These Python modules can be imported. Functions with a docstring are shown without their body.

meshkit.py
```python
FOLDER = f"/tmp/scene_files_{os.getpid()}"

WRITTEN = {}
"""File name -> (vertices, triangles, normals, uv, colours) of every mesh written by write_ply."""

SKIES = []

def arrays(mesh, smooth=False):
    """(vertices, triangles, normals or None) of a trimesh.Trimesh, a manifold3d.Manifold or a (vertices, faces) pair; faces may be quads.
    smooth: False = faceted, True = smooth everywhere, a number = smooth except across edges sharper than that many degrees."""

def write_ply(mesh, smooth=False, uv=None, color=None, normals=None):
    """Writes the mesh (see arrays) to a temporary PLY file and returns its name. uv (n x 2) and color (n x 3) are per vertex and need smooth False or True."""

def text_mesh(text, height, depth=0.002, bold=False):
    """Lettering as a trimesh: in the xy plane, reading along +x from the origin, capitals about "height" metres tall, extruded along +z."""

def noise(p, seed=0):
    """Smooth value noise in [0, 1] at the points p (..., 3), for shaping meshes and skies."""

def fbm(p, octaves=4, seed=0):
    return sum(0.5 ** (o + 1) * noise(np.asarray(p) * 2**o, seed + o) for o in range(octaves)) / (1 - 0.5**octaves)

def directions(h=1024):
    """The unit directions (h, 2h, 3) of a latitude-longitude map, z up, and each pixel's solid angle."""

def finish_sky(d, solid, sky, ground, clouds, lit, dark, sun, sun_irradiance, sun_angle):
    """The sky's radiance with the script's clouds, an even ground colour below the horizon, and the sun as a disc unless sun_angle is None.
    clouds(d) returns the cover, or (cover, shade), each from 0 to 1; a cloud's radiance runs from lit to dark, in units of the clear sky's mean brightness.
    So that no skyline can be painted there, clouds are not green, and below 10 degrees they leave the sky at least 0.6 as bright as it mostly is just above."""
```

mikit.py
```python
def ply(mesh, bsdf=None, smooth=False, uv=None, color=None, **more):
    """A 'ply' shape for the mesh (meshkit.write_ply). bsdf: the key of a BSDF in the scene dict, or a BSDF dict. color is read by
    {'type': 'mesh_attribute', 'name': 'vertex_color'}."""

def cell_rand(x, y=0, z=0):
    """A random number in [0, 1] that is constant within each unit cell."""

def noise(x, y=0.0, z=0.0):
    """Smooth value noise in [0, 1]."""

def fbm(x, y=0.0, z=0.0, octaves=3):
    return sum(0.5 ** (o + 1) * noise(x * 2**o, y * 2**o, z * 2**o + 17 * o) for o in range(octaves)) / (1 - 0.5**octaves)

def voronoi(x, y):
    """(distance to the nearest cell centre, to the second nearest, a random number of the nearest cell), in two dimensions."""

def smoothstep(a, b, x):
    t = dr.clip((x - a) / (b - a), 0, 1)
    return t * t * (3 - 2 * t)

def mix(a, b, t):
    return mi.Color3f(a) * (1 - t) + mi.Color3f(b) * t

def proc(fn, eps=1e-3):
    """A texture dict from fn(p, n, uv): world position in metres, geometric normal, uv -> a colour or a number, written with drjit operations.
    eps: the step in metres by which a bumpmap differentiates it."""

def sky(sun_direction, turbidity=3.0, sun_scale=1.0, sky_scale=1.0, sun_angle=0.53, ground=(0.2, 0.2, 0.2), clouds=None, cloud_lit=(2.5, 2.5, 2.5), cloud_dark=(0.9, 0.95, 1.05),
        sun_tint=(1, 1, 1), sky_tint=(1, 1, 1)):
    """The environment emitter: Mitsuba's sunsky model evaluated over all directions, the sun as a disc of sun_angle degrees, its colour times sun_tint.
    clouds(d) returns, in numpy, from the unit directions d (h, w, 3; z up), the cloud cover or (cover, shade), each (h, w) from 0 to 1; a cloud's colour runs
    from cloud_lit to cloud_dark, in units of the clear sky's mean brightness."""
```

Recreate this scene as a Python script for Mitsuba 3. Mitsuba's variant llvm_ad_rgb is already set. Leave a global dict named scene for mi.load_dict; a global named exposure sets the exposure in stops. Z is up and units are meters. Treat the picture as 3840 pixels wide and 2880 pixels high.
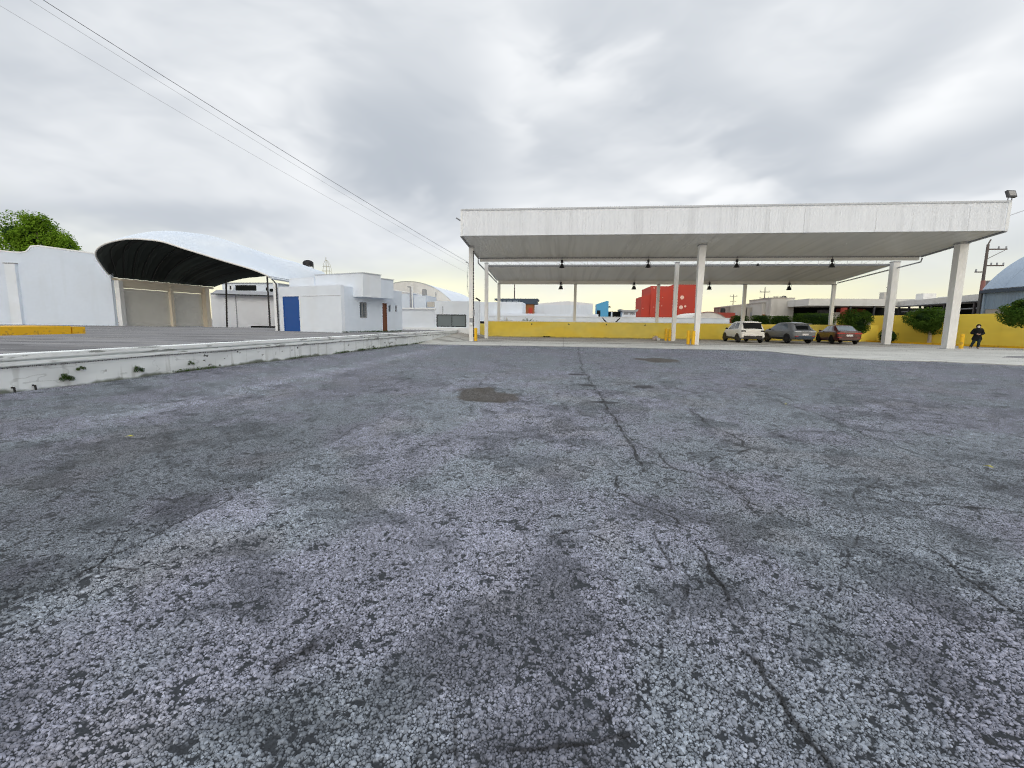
import math
import numpy as np
import trimesh
import mitsuba as mi
import drjit as dr
import mikit
import meshkit
from mikit import proc, noise, fbm, voronoi, smoothstep, mix, cell_rand

T = mi.ScalarTransform4f
scene, labels = {}, {}

# ------------------------------------------------------------------ camera, sky, exposure
CAM = np.array([0, 0, 1.5])
FWD = np.array([-0.1085262, 0.98503922, -0.13386486])
UP = np.array([-0.02539377, 0.13186927, 0.9909418])
scene['camera'] = {'type': 'perspective', 'fov': 95.76, 'fov_axis': 'x', 'near_clip': 0.05, 'far_clip': 5000.0,
                   'to_world': T().look_at(origin=CAM.tolist(), target=(CAM + FWD).tolist(), up=UP.tolist())}


def dir_blob(az, el, AZ, EL, sa, se, tilt=0.0):
    da = ((az - AZ + 180) % 360) - 180
    de = el - EL
    c, s = math.cos(math.radians(tilt)), math.sin(math.radians(tilt))
    return np.exp(-(((da * c + de * s) / sa) ** 2 + ((de * c - da * s) / se) ** 2))


def clouds(d):
    z = np.maximum(d[..., 2], 0.0)
    az = np.degrees(np.arctan2(d[..., 0], d[..., 1]))
    el = np.degrees(np.arcsin(np.clip(z, 0, 1)))
    q = np.stack([d[..., 0], d[..., 1], 2.0 * z], -1) * 2.3
    w1, w2, w3 = (meshkit.fbm(q * 1.1 + k, 4, s) - .5 for k, s in ((11, 1), (31, 2), (57, 9)))
    q2 = q + .75 * np.stack([w1, w2, w3], -1)
    n = meshkit.fbm(q2 * np.array([1.0, 1.0, 1.25]) + 5, 5, 3)
    m = meshkit.fbm(q2 * 3.2 + 50, 5, 4)
    f = meshkit.fbm(q2 * 9.0 + 70, 4, 7)
    shade = 0.49 + 1.15 * (n - .5) + 0.66 * (m - .5) + 0.20 * (f - .5)
    wob_a, wob_e = 8 * w1 + 7 * (m - .5) + 3 * (f - .5), 5 * w2 + 4.5 * (m - .5) + 2 * (f - .5)
    A, E = az + wob_a, el + wob_e
    for AZ, EL, sa, se, tilt, amp in ((-19, 20, 8.0, 5.6, -12, .92), (-13.5, 15.2, 6, 2.2, -25, .40), (-48, 8.8, 14, 1.6, 4, .50),
                                      (-37, 9.5, 9, 1.4, 0, .34), (21, 19, 8, 3.0, -25, .50), (30, 21, 9, 2.4, 25, .36),
                                      (37, 15.5, 10, 2.0, 12, .42), (11, 26, 5, 4, 30, .30), (36, 12.4, 9, 1.2, 12, .34), (2, 29.5, 5, 2.5, 0, .25), (26, 15, 6, 1.6, -5, .30),
                                      (-7, 22, 2.4, 5, 20, -.26), (-2, 26, 7, 3, -20, -.20), (-27, 26, 5, 3, -35, -.16), (-26, 14.5, 7, 2.0, -25, -.20),
                                      (14, 13.0, 9, 1.5, 3, -.35), (33, 9, 10, 1.8, 10, -.35), (31, 17.6, 5, 1.4, 10, -.2)):
        shade = shade + amp * dir_blob(A, E, AZ, EL, sa, se, tilt)
    low = np.exp(-(el / 6.0) ** 2)
    shade = np.where(shade > .6, .6 + .40 * np.tanh((shade - .6) / .55), shade)
    shade = np.clip(shade, 0.0, 1.0) * (1 - 0.72 * low) + 0.10 * low
    open_ = np.clip(1.15 - (el + 9 * w1 + 5 * (m - .5)) / 8.5, 0, 1) * (0.62 + 0.9 * (n - .4))
    cover = 1 - np.clip(open_, 0, 0.85)
    return cover, shade


SKY_UNIT = 2.72
scene['sky'] = mikit.sky([0.16, -0.80, 0.38], turbidity=3, sun_scale=0.072, sun_angle=38, clouds=clouds,
                         cloud_lit=(.895 * SKY_UNIT, .915 * SKY_UNIT, 0.935 * SKY_UNIT), cloud_dark=(.47 * SKY_UNIT, .515 * SKY_UNIT, .575 * SKY_UNIT),
                         sky_tint=(0.60, 0.418, 0.250), sky_scale=1.0, sun_tint=(0.78, 0.94, 1.27), ground=(0.17, 0.17, 0.18))
exposure = 3.78


# ------------------------------------------------------------------ helpers
def numbered(key):
    if key not in USED:
        USED.add(key)
        return key
    i = 1
    while f'{key}_{i:03d}' in USED:
        i += 1
    USED.add(f'{key}_{i:03d}')
    return f'{key}_{i:03d}'


USED = set()


def thing(name, label, cat=None, group=None, kind=None):
    key = numbered(name)
    tag(key, label, cat, group, kind)
    return key


def tag(key, label=None, cat=None, group=None, kind=None):
    L = labels.setdefault(key, {})
    for k, v in (('label', label), ('category', cat), ('group', group), ('kind', kind)):
        if v:
            L[k] = v


def part(parent, name, mesh, bsdf, smooth=False, label=None, kind=None):
    key = numbered(f'{parent}__{name}')
    scene[key] = mikit.ply(mesh, bsdf, smooth=smooth)
    if label or kind:
        tag(key, label, None, None, kind)
    return key


def single(name, mesh, bsdf, label, cat=None, group=None, kind=None, smooth=False):
    key = thing(name, label, cat, group, kind)
    scene[key] = mikit.ply(mesh, bsdf, smooth=smooth)
    return key


def cat(*ms):
    ms = [m for m in (ms[0] if len(ms) == 1 and isinstance(ms[0], (list, tuple)) else ms)]
    vs, fs, n = [], [], 0
    for m in ms:
        vs.append(np.asarray(m.vertices)); fs.append(np.asarray(m.faces) + n); n += len(m.vertices)
    return trimesh.Trimesh(np.vstack(vs), np.vstack(fs), process=False)


def box(x0, x1, y0, y1, z0, z1):
    m = trimesh.creation.box((x1 - x0, y1 - y0, z1 - z0))
    m.apply_translation(((x0 + x1) / 2, (y0 + y1) / 2, (z0 + z1) / 2))
    return m


class Frame:
    """A local frame on the ground: u along a, v along b (90 degrees left of a), z up."""
    def __init__(s, o, deg):
        s.o, c, t = np.asarray(o, float), math.cos(math.radians(deg)), math.sin(math.radians(deg))
        s.M = np.eye(4); s.M[:3, 0] = (c, t, 0); s.M[:3, 1] = (-t, c, 0); s.M[:3, 3] = s.o if len(s.o) == 3 else (*s.o, 0)

    def __call__(s, m):
        m = m.copy(); m.apply_transform(s.M); return m

    def pt(s, u, v, z=0):
        return (s.M @ np.array([u, v, z, 1]))[:3]

    def box(s, *b):
        return s(box(*b))


def tube(pts, r, n=8, caps=True):
    p = np.asarray(pts, float)
    rr = np.broadcast_to(r, (len(p),)).astype(float)
    t = np.gradient(p, axis=0); t /= np.linalg.norm(t, axis=1, keepdims=True)
    ref = np.where(np.abs(t[:, 2:]) < 0.9, [[0, 0, 1.0]], [[1.0, 0, 0]])
    a = np.cross(t, ref); a /= np.linalg.norm(a, axis=1, keepdims=True)
    b = np.cross(t, a)
    ang = np.arange(n) * 2 * math.pi / n
    v = p[:, None] + rr[:, None, None] * (np.cos(ang)[None, :, None] * a[:, None] + np.sin(ang)[None, :, None] * b[:, None])
    i, j = np.meshgrid(np.arange(len(p) - 1), np.arange(n), indexing='ij')
    q = np.stack([i * n + j, i * n + (j + 1) % n, (i + 1) * n + (j + 1) % n, (i + 1) * n + j], -1).reshape(-1, 4)
    V = v.reshape(-1, 3)
    F = np.vstack([q[:, [0, 2, 1]], q[:, [0, 3, 2]]])
    if caps:
        k = len(V); V = np.vstack([V, p[:1], p[-1:]])
        ii = np.arange(n)
        F = np.vstack([F, np.stack([ii * 0 + k, ii, (ii + 1) % n], 1)[:, [0, 1, 2]], np.stack([ii * 0 + k + 1, (len(p) - 1) * n + (ii + 1) % n, (len(p) - 1) * n + ii], 1)])
    return trimesh.Trimesh(V, F, process=False)


def grid_mesh(P):
    """(n, m, 3) grid of points -> mesh."""
    n, m = P.shape[:2]
    i, j = np.meshgrid(np.arange(n - 1), np.arange(m - 1), indexing='ij')
    q = np.stack([i * m + j, (i + 1) * m + j, (i + 1) * m + j + 1, i * m + j + 1], -1).reshape(-1, 4)
    return trimesh.Trimesh(P.reshape(-1, 3), np.vstack([q[:, [0, 1, 2]], q[:, [0, 2, 3]]]), process=False)


def prism_y(poly, y0, y1):
    """Polygon (x, z) extruded along y."""
    from shapely.geometry import Polygon
    m = trimesh.creation.extrude_polygon(Polygon(poly), y1 - y0, engine='earcut')
    v = np.array(m.vertices)
    m.vertices = np.stack([v[:, 0], y0 + v[:, 2], v[:, 1]], 1)
    m.faces = m.faces[:, ::-1]
    return m


def prism_z(poly, z0, z1):
    from shapely.geometry import Polygon
    m = trimesh.creation.extrude_polygon(Polygon(poly), z1 - z0, engine='earcut')
    m.apply_translation((0, 0, z0))
    return m


# ------------------------------------------------------------------ materials
def C(*v):
    return {'type': 'rgb', 'value': list(v)}


def prin(key, col, rough=0.6, spec=0.35, metallic=0.0, bump=None, bscale=1.0, two=True, **kw):
    b = {'type': 'principled', 'base_color': C(*col) if isinstance(col, (tuple, list)) else col, 'roughness': rough, 'specular': spec, 'metallic': metallic, **kw}
    if bump is not None:
        b = {'type': 'bumpmap', 'tex': bump, 'scale': bscale, 'bsdf': b}
    scene[key] = {'type': 'twosided', 'bsdf': b} if two else b


SEG = {
    'main': [(.87, 28.5), (.62, 15.2), (.69, 11.3), (.79, 8.94), (.84, 7.62), (.87, 6.16), (.89, 5.39), (.84, 4.68)],
    'c2': [(2.19, 8.21), (2.21, 6.94), (2.32, 6.7), (2.29, 6.1), (2.32, 5.84), (2.52, 5.63)], 'c3': [(2.3, 5.78), (1.89, 5.48), (1.66, 5.13)],
    'c4': [(.89, 6.32), (1.0, 5.7), (1.15, 5.48), (1.19, 4.82), (1.39, 4.76), (1.53, 4.38), (1.58, 4.12), (1.58, 3.71)],
    'c5': [(.6, 4.52), (.54, 4.04), (.69, 3.81), (.84, 3.66), (.95, 3.42), (1.05, 3.26), (1.23, 3.28)],
    'c6': [(-.02, 3.08), (.1, 3.24), (.26, 3.35)], 'c6b': [(.22, 3.26), (.34, 3.12)],
    'c7': [(.94, 3.12), (.91, 2.68), (.92, 2.37), (.95, 2.2), (.9, 2.05), (.94, 1.91), (.92, 1.77), (.9, 1.61), (.91, 1.4)],
    'c8': [(3.01, 7.26), (2.99, 6.49), (3.24, 6.11), (3.47, 5.89)], 'c9': [(3.1, 4.14), (3.4, 4.12), (3.76, 4.06)],
    'c10': [(-1.06, 8.04), (-.74, 8.83), (-.34, 9.4)], 'c12': [(2.54, 3.22), (2.44, 2.91), (2.42, 2.68), (2.41, 2.4)],
    'c13': [(-.44, 1.4), (-.21, 1.43), (.01, 1.47), (.17, 1.51), (.29, 1.6)],
    'c15': [(4.33, 11.47), (4.23, 9.54), (4.25, 8.19), (4.19, 7.17), (4.2, 6.12), (4.23, 5.36), (4.27, 4.93)],
    'l1': [(-2.78, 2.0), (-2.77, 3.22), (-2.82, 3.84), (-2.83, 4.83), (-2.85, 6.05), (-2.75, 7.5), (-2.69, 10.15)],
    'l2': [(-7.02, 4.94), (-7.1, 5.63), (-7.03, 6.43), (-7.04, 7.57), (-6.84, 8.77), (-6.44, 9.89), (-6.18, 12.91)],
    'l3': [(-1.18, 1.72), (-1.1, 1.87), (-1.01, 2.04)]}
WIDTH = {'main': .020, 'c7': .016, 'c6': .016, 'l1': .007, 'l2': .012, 'c13': .012, 'c2': .017, 'l3': .02}


def crack_field(x, y):
    """0 away from the cracks, 1 inside one: thin irregular lines that wander round the polylines."""
    wx = x + 0.16 * (fbm(x * 2.1, y * 2.1, 3.0, 2) - .5) + 0.05 * (noise(x * 11, y * 11, 9.0) - .5)
    wy = y + 0.16 * (fbm(x * 2.1, y * 2.1, 7.0, 2) - .5) + 0.05 * (noise(x * 11, y * 11, 5.0) - .5)
    best = mi.Float(9)
    for k, pts in SEG.items():
        w = WIDTH.get(k, .010)
        for (ax, ay), (bx, by) in zip(pts[:-1], pts[1:]):
            dx, dy = bx - ax, by - ay
            t = dr.clip(((wx - ax) * dx + (wy - ay) * dy) / (dx * dx + dy * dy), 0, 1)
            d = dr.sqrt(dr.square(wx - ax - t * dx) + dr.square(wy - ay - t * dy))
            best = dr.minimum(best, d / w)
    return best


def ell(x, y, cx, cy, rx, ry):
    return dr.sqrt(dr.square((x - cx) / rx) + dr.square((y - cy) / ry))


def stones(x, y):
    """(cover of stone 0..1, its tone 0..1, its height): close-set chips of two sizes, thin dark gaps, single chips and small clusters lost."""
    jx, jy = x + .009 * noise(x * 60, y * 60, 1.0), y + .009 * noise(x * 60, y * 60, 4.0)
    d1, e1, r = voronoi(jx / .0120, jy / .0120)
    d2, e2, q = voronoi(jx / .0200 + 31, jy / .0200 + 17)
    lost = .60 * noise(x / .026, y / .026, 8.0) + .40 * fbm(x / .10, y / .10, 28.0, 2)
    have = smoothstep(.26, .37, lost + .30 * (r - .5))
    sa = smoothstep(.70, .36, d1) * smoothstep(.02, .20, e1 - d1) * have
    sb = smoothstep(.54, .36, d2) * smoothstep(.60, .64, q) * smoothstep(.27, .36, lost)
    t = r * 13.7 - dr.floor(r * 13.7)
    tb = q * 17.3 - dr.floor(q * 17.3)
    cover = dr.maximum(sa, sb)
    tone = dr.select(sb > sa, .35 + .65 * tb, t)
    dome = dr.maximum(sa * (1 - .7 * d1 * d1), 1.35 * sb * (1 - .7 * d2 * d2))
    return cover, tone, dome


def asphalt_col(p, n, uv):
    x, y = p.x, p.y
    big = fbm(x / 2.2, y / 2.6, 2.0, 3)
    med = fbm(x / .50, y / .5, 5.0, 3)
    clump = fbm(x / .085, y / .085, 8.0, 2)
    cover, tone_s, _ = stones(x, y)
    binder = mi.Color3f(.026, .031, .038) * (.6 + .9 * noise(x * 200, y * 200, 3.0))
    chip = .225 + .165 * tone_s + .16 * tone_s * tone_s * tone_s
    # broad tone: worn wheel lanes lighter, near left and right corners darkened, a vignette painted into the tone
    edge = x + .16 * (med - .5) + .16 * (clump - .5)
    lane = smoothstep(-2.82, -2.75, edge) * (1 - smoothstep(-1.2, 1.2, edge)) * smoothstep(2.4, 3.4, y) * (1 - smoothstep(11, 16, y))
    strip = smoothstep(-7.35, -7.15, edge) * (1 - smoothstep(-6.6, -6.1, edge))
    tone = .94 + .28 * (big - .5) + .34 * (med - .5) + .09 * smoothstep(3.0, 8.0, y) + .19 * lane + .34 * strip
    left_vignette = smoothstep(-2.65, -3.0, edge) * smoothstep(8.5, 3.0, y)
    tone = tone * (1 - .27 * left_vignette) * (1 - .12 * smoothstep(1.2, 3.0, x) * smoothstep(4.5, 2.0, y))
    # patches where the binder has worn through, so that the grain opens up
    raw = smoothstep(.56, .70, fbm(x / .42, y / .36, 51.0, 3))
    hue = fbm(x / .9 + 3, y / 1.1, 11.0, 3)
    tint = mix(mi.Color3f(.855, .957, 1.10), mi.Color3f(.90, .928, 1.145), smoothstep(.36, .64, hue))
    tint = mix(tint, mi.Color3f(.96, .95, 1.03), .4 * smoothstep(.60, .72, fbm(x / .8, y / .9, 21.0, 3)))
    cov = dr.clip(cover * (1 - .45 * raw), 0, 1)
    col = mix(binder, tint * chip, cov) * tone
    # coarser grain that still reads far away: pits and rubbed spots
    sp1 = noise(x / .040, y / .060, 61.0)
    sp2 = noise(x / .095, y / .16, 65.0)
    grain = 1 - .50 * smoothstep(.66, .86, sp1) * smoothstep(2.0, 5.0, y) - .42 * smoothstep(.66, .88, sp2) * smoothstep(4.5, 10.0, y) + .25 * smoothstep(.30, .10, sp2) * smoothstep(4.5, 10.0, y)
    far = smoothstep(6.0, 16.0, y)
    col = mix(col, tint * .205 * tone, .30 * far) * grain
    # rusty stains
    wob = 1.0 * (fbm(x * 2.2, y * 1.6, 31.0, 4) - .5)
    st = dr.minimum(ell(x, y, -1.62, 9.35, .75, 1.0), ell(x, y, 3.9, 19.6, .95, 1.1)) + 1.2 * wob
    col = mix(col, mi.Color3f(.060, .048, .034) * (.4 + 1.1 * cover), .80 * (1 - smoothstep(.70, 1.05, st)))
    tar = dr.minimum(dr.minimum(ell(x, y, .75, 8.81, .30, .12), ell(x, y, .60, 11.1, .24, .20)), dr.minimum(ell(x, y, 1.94, 11.18, .28, .3), ell(x, y, .43, 13.35, .22, .25))) + wob
    col = mix(col, mi.Color3f(.022, .022, .026), .85 * (1 - smoothstep(.8, 1.1, tar)))
    c = crack_field(x, y)
    k = fbm(x * 3.3, y * 3.3, 41.0, 2)
    col = col * (1 - .80 * (1 - smoothstep(.4, 1.3, c)) * smoothstep(.26, .50, k)) * (1 - .34 * (1 - smoothstep(.8, 5.0, c)) * smoothstep(.25, .6, clump))
    # fine net of hairline cracks, stronger in some places
    wx_, wy_ = x + .30 * fbm(x * 1.3, y * 1.3, 71.0, 3), y + .30 * fbm(x * 1.3, y * 1.3, 75.0, 3)
    h1, h2, _h = voronoi(wx_ / .95, wy_ / 1.25)
    net = (1 - smoothstep(.006, .026, h2 - h1)) * smoothstep(.47, .60, fbm(x / 2.0, y / 2.4, 81.0, 2)) * smoothstep(.30, .50, clump)
    col = col * (1 - .62 * net)
    return mi.Color3f(col)


def asphalt_h(p, n, uv):
    x, y = p.x, p.y
    return .0045 * stones(x, y)[2] + .005 * fbm(x / .09, y / .09, 8.0, 2)


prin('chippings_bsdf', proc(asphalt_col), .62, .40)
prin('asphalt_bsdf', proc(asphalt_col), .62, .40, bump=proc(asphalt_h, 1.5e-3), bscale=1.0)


def paving_col(p, n, uv):
    x, y = p.x, p.y
    a = .185 + .12 * (fbm(x / 5, y / .9, 1.0, 4) - .5) + .05 * (fbm(x / .2, y / .2, 4.0, 3) - .5)
    pale = smoothstep(.60, .70, fbm(x / 2.4 + 5, y / .35, 8.0, 3))
    dark = smoothstep(.58, .68, fbm(x / 3.0 + 9, y / .5, 18.0, 3))
    c = mix(mi.Color3f(1.0, 1.0, 1.05) * a, mi.Color3f(.27, .265, .25), .45 * pale)
    return mix(c, mi.Color3f(.06, .06, .063), .45 * dark)


prin('paving_bsdf', proc(paving_col), .8, .25)


def concrete_col(p, n, uv):
    x, y = p.x, p.y
    a = .41 + .16 * (fbm(x / 3, y / 1.0, 1.0, 4) - .5) + .10 * (fbm(x / .3, y / .3, 4.0, 3) - .5)
    oil = smoothstep(.52, .66, fbm(x / 2.8 + 5, y / .9, 8.0, 4)) * smoothstep(30.2, 33.0, y)
    brown = smoothstep(33.5, 38.5, y)
    c = mi.Color3f(1.0, 1.01, .97) * a
    c = mix(c, mi.Color3f(.215, .185, .15), .62 * brown)
    c = mix(c, mi.Color3f(.11, .10, .09), .55 * oil)
    jx, jy = dr.abs(x / 4.0 - dr.round(x / 4.0)) * 4.0, dr.abs((y - 29.9) / 3.8 - dr.round((y - 29.9) / 3.8)) * 3.8
    j = 1 - smoothstep(.008, .03, dr.minimum(jx, jy))
    return c * (1 - .55 * j)


prin('concrete_bsdf', proc(concrete_col), .8, .25)


def white_wall(amount, base=(.80, .81, .82), dirt=(.55, .54, .50), low=0.0):
    def f(p, n, uv):
        s = p.x * .8 + p.y * .6
        streak = fbm(s * 2.2, p.z * .22, 3.0, 3)
        blot = fbm(s * .5, p.z * .5, 7.0, 4)
        k = amount * (smoothstep(.5, .8, streak) * .6 + smoothstep(.45, .75, blot) * .6)
        return mix(mi.Color3f(*base) * (1 + .05 * (fbm(s * 6, p.z * 6, 1.0, 3) - .5)), mi.Color3f(*dirt), k)
    return proc(f)


prin('plaster_bsdf', white_wall(.22, (.745, .80, .875)), .75, .3)
prin('plaster_blue_bsdf', white_wall(.25, (.66, .735, .845), (.55, .60, .66)), .75, .3)
prin('plaster_grey_bsdf', white_wall(.25, (.79, .80, .83), (.6, .6, .6)), .8, .25)
prin('white_paint_bsdf', white_wall(.12, (.79, .81, .83), (.62, .60, .54)), .5, .4)
prin('trim_bsdf', (.55, .57, .60), .55)


def dock_col(p, n, uv):
    s, z = p.y, p.z
    base = mi.Color3f(.78, .82, .84) * (1 + .12 * (fbm(s * 1.3, z * 3, 1.0, 4) - .5))
    grey = smoothstep(.5, .72, fbm(s * .9, z * 1.6, 4.0, 4))
    c = mix(base, mi.Color3f(.58, .61, .63), .45 * grey)
    chips = smoothstep(.735, .765, fbm(s * 5.5 + 3, z * 7.5, 12.0, 3)) * smoothstep(.40, .52, fbm(s * .8, z * 1.2, 15.0, 2))
    c = mix(c, mi.Color3f(.035, .04, .04), .9 * chips)
    hair = smoothstep(.028, .006, dr.abs(fbm(s * 1.6, z * 4.5, 22.0, 3) - .5)) * smoothstep(.5, .6, fbm(s * .6, z, 25.0, 2))
    c = mix(c, mi.Color3f(.30, .31, .31), .35 * hair)
    drip = smoothstep(.62, .75, fbm(s * 7, z * .6, 35.0, 3))
    c = mix(c, mi.Color3f(.36, .37, .35), .35 * drip)
    foot = smoothstep(.09, .005, z + .09 * (fbm(s * 2.5, 0.0, 44.0, 3) - .5) * 2)
    return mix(c, mi.Color3f(.055, .07, .04), .85 * foot)


prin('dock_bsdf', proc(dock_col), .8, .25)


def ledge_col(p, n, uv):
    s = p.y
    c = mi.Color3f(.74, .77, .78) * (1 + .16 * (fbm(s * 1.1, p.z * 9, 1.0, 4) - .5))
    k = smoothstep(.60, .75, fbm(s * 2.2, p.z * 14, 6.0, 4))
    return mix(c, mi.Color3f(.13, .14, .13), .75 * k)


prin('ledge_bsdf', proc(ledge_col), .8, .25)


def panel_metal(base, streaks):
    def f(p, n, uv):
        k = cell_rand(dr.floor(p.x / .31), 2, 5)
        s = fbm(p.x * 3.0, p.z * .12 + p.y * .12, 2.0, 3)
        return mi.Color3f(*base) * (1 - streaks * k) * (1 - .10 * smoothstep(.55, .75, s))
    return proc(f)


prin('fascia_bsdf', panel_metal((.775, .81, .865), .035), .42, .5)
prin('ceiling_bsdf', panel_metal((.68, .675, .655), .08), .38, .5)
prin('steel_white_bsdf', white_wall(.15, (.80, .80, .79), (.55, .52, .46)), .5, .4)
prin('steel_grey_bsdf', (.30, .31, .33), .45, .5)
prin('black_bsdf', (.016, .016, .017), .5, .4)
prin('void_bsdf', (.012, .013, .012), .9, .1)
prin('dark_metal_bsdf', (.05, .05, .053), .4, .5)


def yellow_wall(p, n, uv):
    s = p.x * .8 + p.y * .6
    k = fbm(s * .45, p.z * .6, 3.0, 4)
    c = mix(mi.Color3f(.92, .69, .095), mi.Color3f(.90, .73, .17), smoothstep(.4, .7, k))
    c = c * (1 + .14 * (fbm(s * 3, p.z * 3, 8.0, 3) - .5))
    spl = smoothstep(.14, .0, p.z + .08 * (noise(s * 3) - .5))
    return mix(c, mi.Color3f(.22, .16, .08), .6 * spl)


prin('yellow_wall_bsdf', proc(yellow_wall), .75, .3)


def yellow_paint(p, n, uv):
    k = smoothstep(.64, .74, fbm(p.x * 9 + p.y * 9, p.z * 9, 3.0, 3))
    return mix(mi.Color3f(.80, .46, .012), mi.Color3f(.42, .26, .05), .7 * k)


prin('yellow_paint_bsdf', proc(yellow_paint), .5, .4)
prin('blue_door_bsdf', (.004, .065, .28), .42, .5)
prin('brown_door_bsdf', (.16, .066, .038), .5, .4)
prin('glass_bsdf', (.10, .13, .16), .12, .6)
prin('pale_glass_bsdf', (.30, .36, .42), .2, .5)
prin('dark_glass_bsdf', (.010, .012, .013), .08, .6)
prin('gate_bsdf', (.155, .185, .195), .45, .5)
prin('gate_frame_bsdf', (.035, .045, .05), .5, .4)


def canvas_out(p, n, uv):
    k = fbm(p.x * .35, p.y * .3, 2.0, 3)
    return mix(mi.Color3f(.60, .68, .80), mi.Color3f(.72, .77, .82), k)


prin('canvas_out_bsdf', proc(canvas_out), .55, .4)


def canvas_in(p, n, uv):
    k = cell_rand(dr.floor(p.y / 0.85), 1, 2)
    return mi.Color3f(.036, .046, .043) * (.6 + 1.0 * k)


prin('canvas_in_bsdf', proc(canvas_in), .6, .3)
prin('shutter_bsdf', white_wall(.12, (.86, .86, .82), (.62, .60, .54)), .55, .4)
prin('cream_bsdf', white_wall(.2, (.84, .77, .64), (.6, .54, .42)), .7, .3)


def red_wall(p, n, uv):
    k = fbm(p.x * .6, p.z * .6, 3.0, 4)
    return mix(mi.Color3f(.50, .052, .028), mi.Color3f(.42, .06, .045), k)


prin('red_wall_bsdf', proc(red_wall), .7, .3)
prin('logo_bsdf', (.80, .55, .45), .7, .3)
prin('blue_bsdf', (.075, .34, .58), .5, .4)
prin('navy_bsdf', (.035, .055, .085), .5, .4)
prin('tan_bsdf', white_wall(.55, (.40, .37, .33), (.26, .24, .21)), .85, .2)
prin('tan_light_bsdf', white_wall(.5, (.56, .54, .50), (.40, .38, .34)), .85, .2)
prin('orange_bsdf', (.36, .15, .06), .8, .2)
prin('rust_red_bsdf', (.30, .05, .035), .7, .3)
prin('roof_pale_bsdf', white_wall(.4, (.68, .67, .64), (.48, .46, .42)), .6, .3)


def corr_blue(p, n, uv):
    k = cell_rand(dr.floor((p.x + p.y) / .55), 1, 7)
    return mix(mi.Color3f(.16, .22, .30), mi.Color3f(.24, .32, .40), k)


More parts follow.
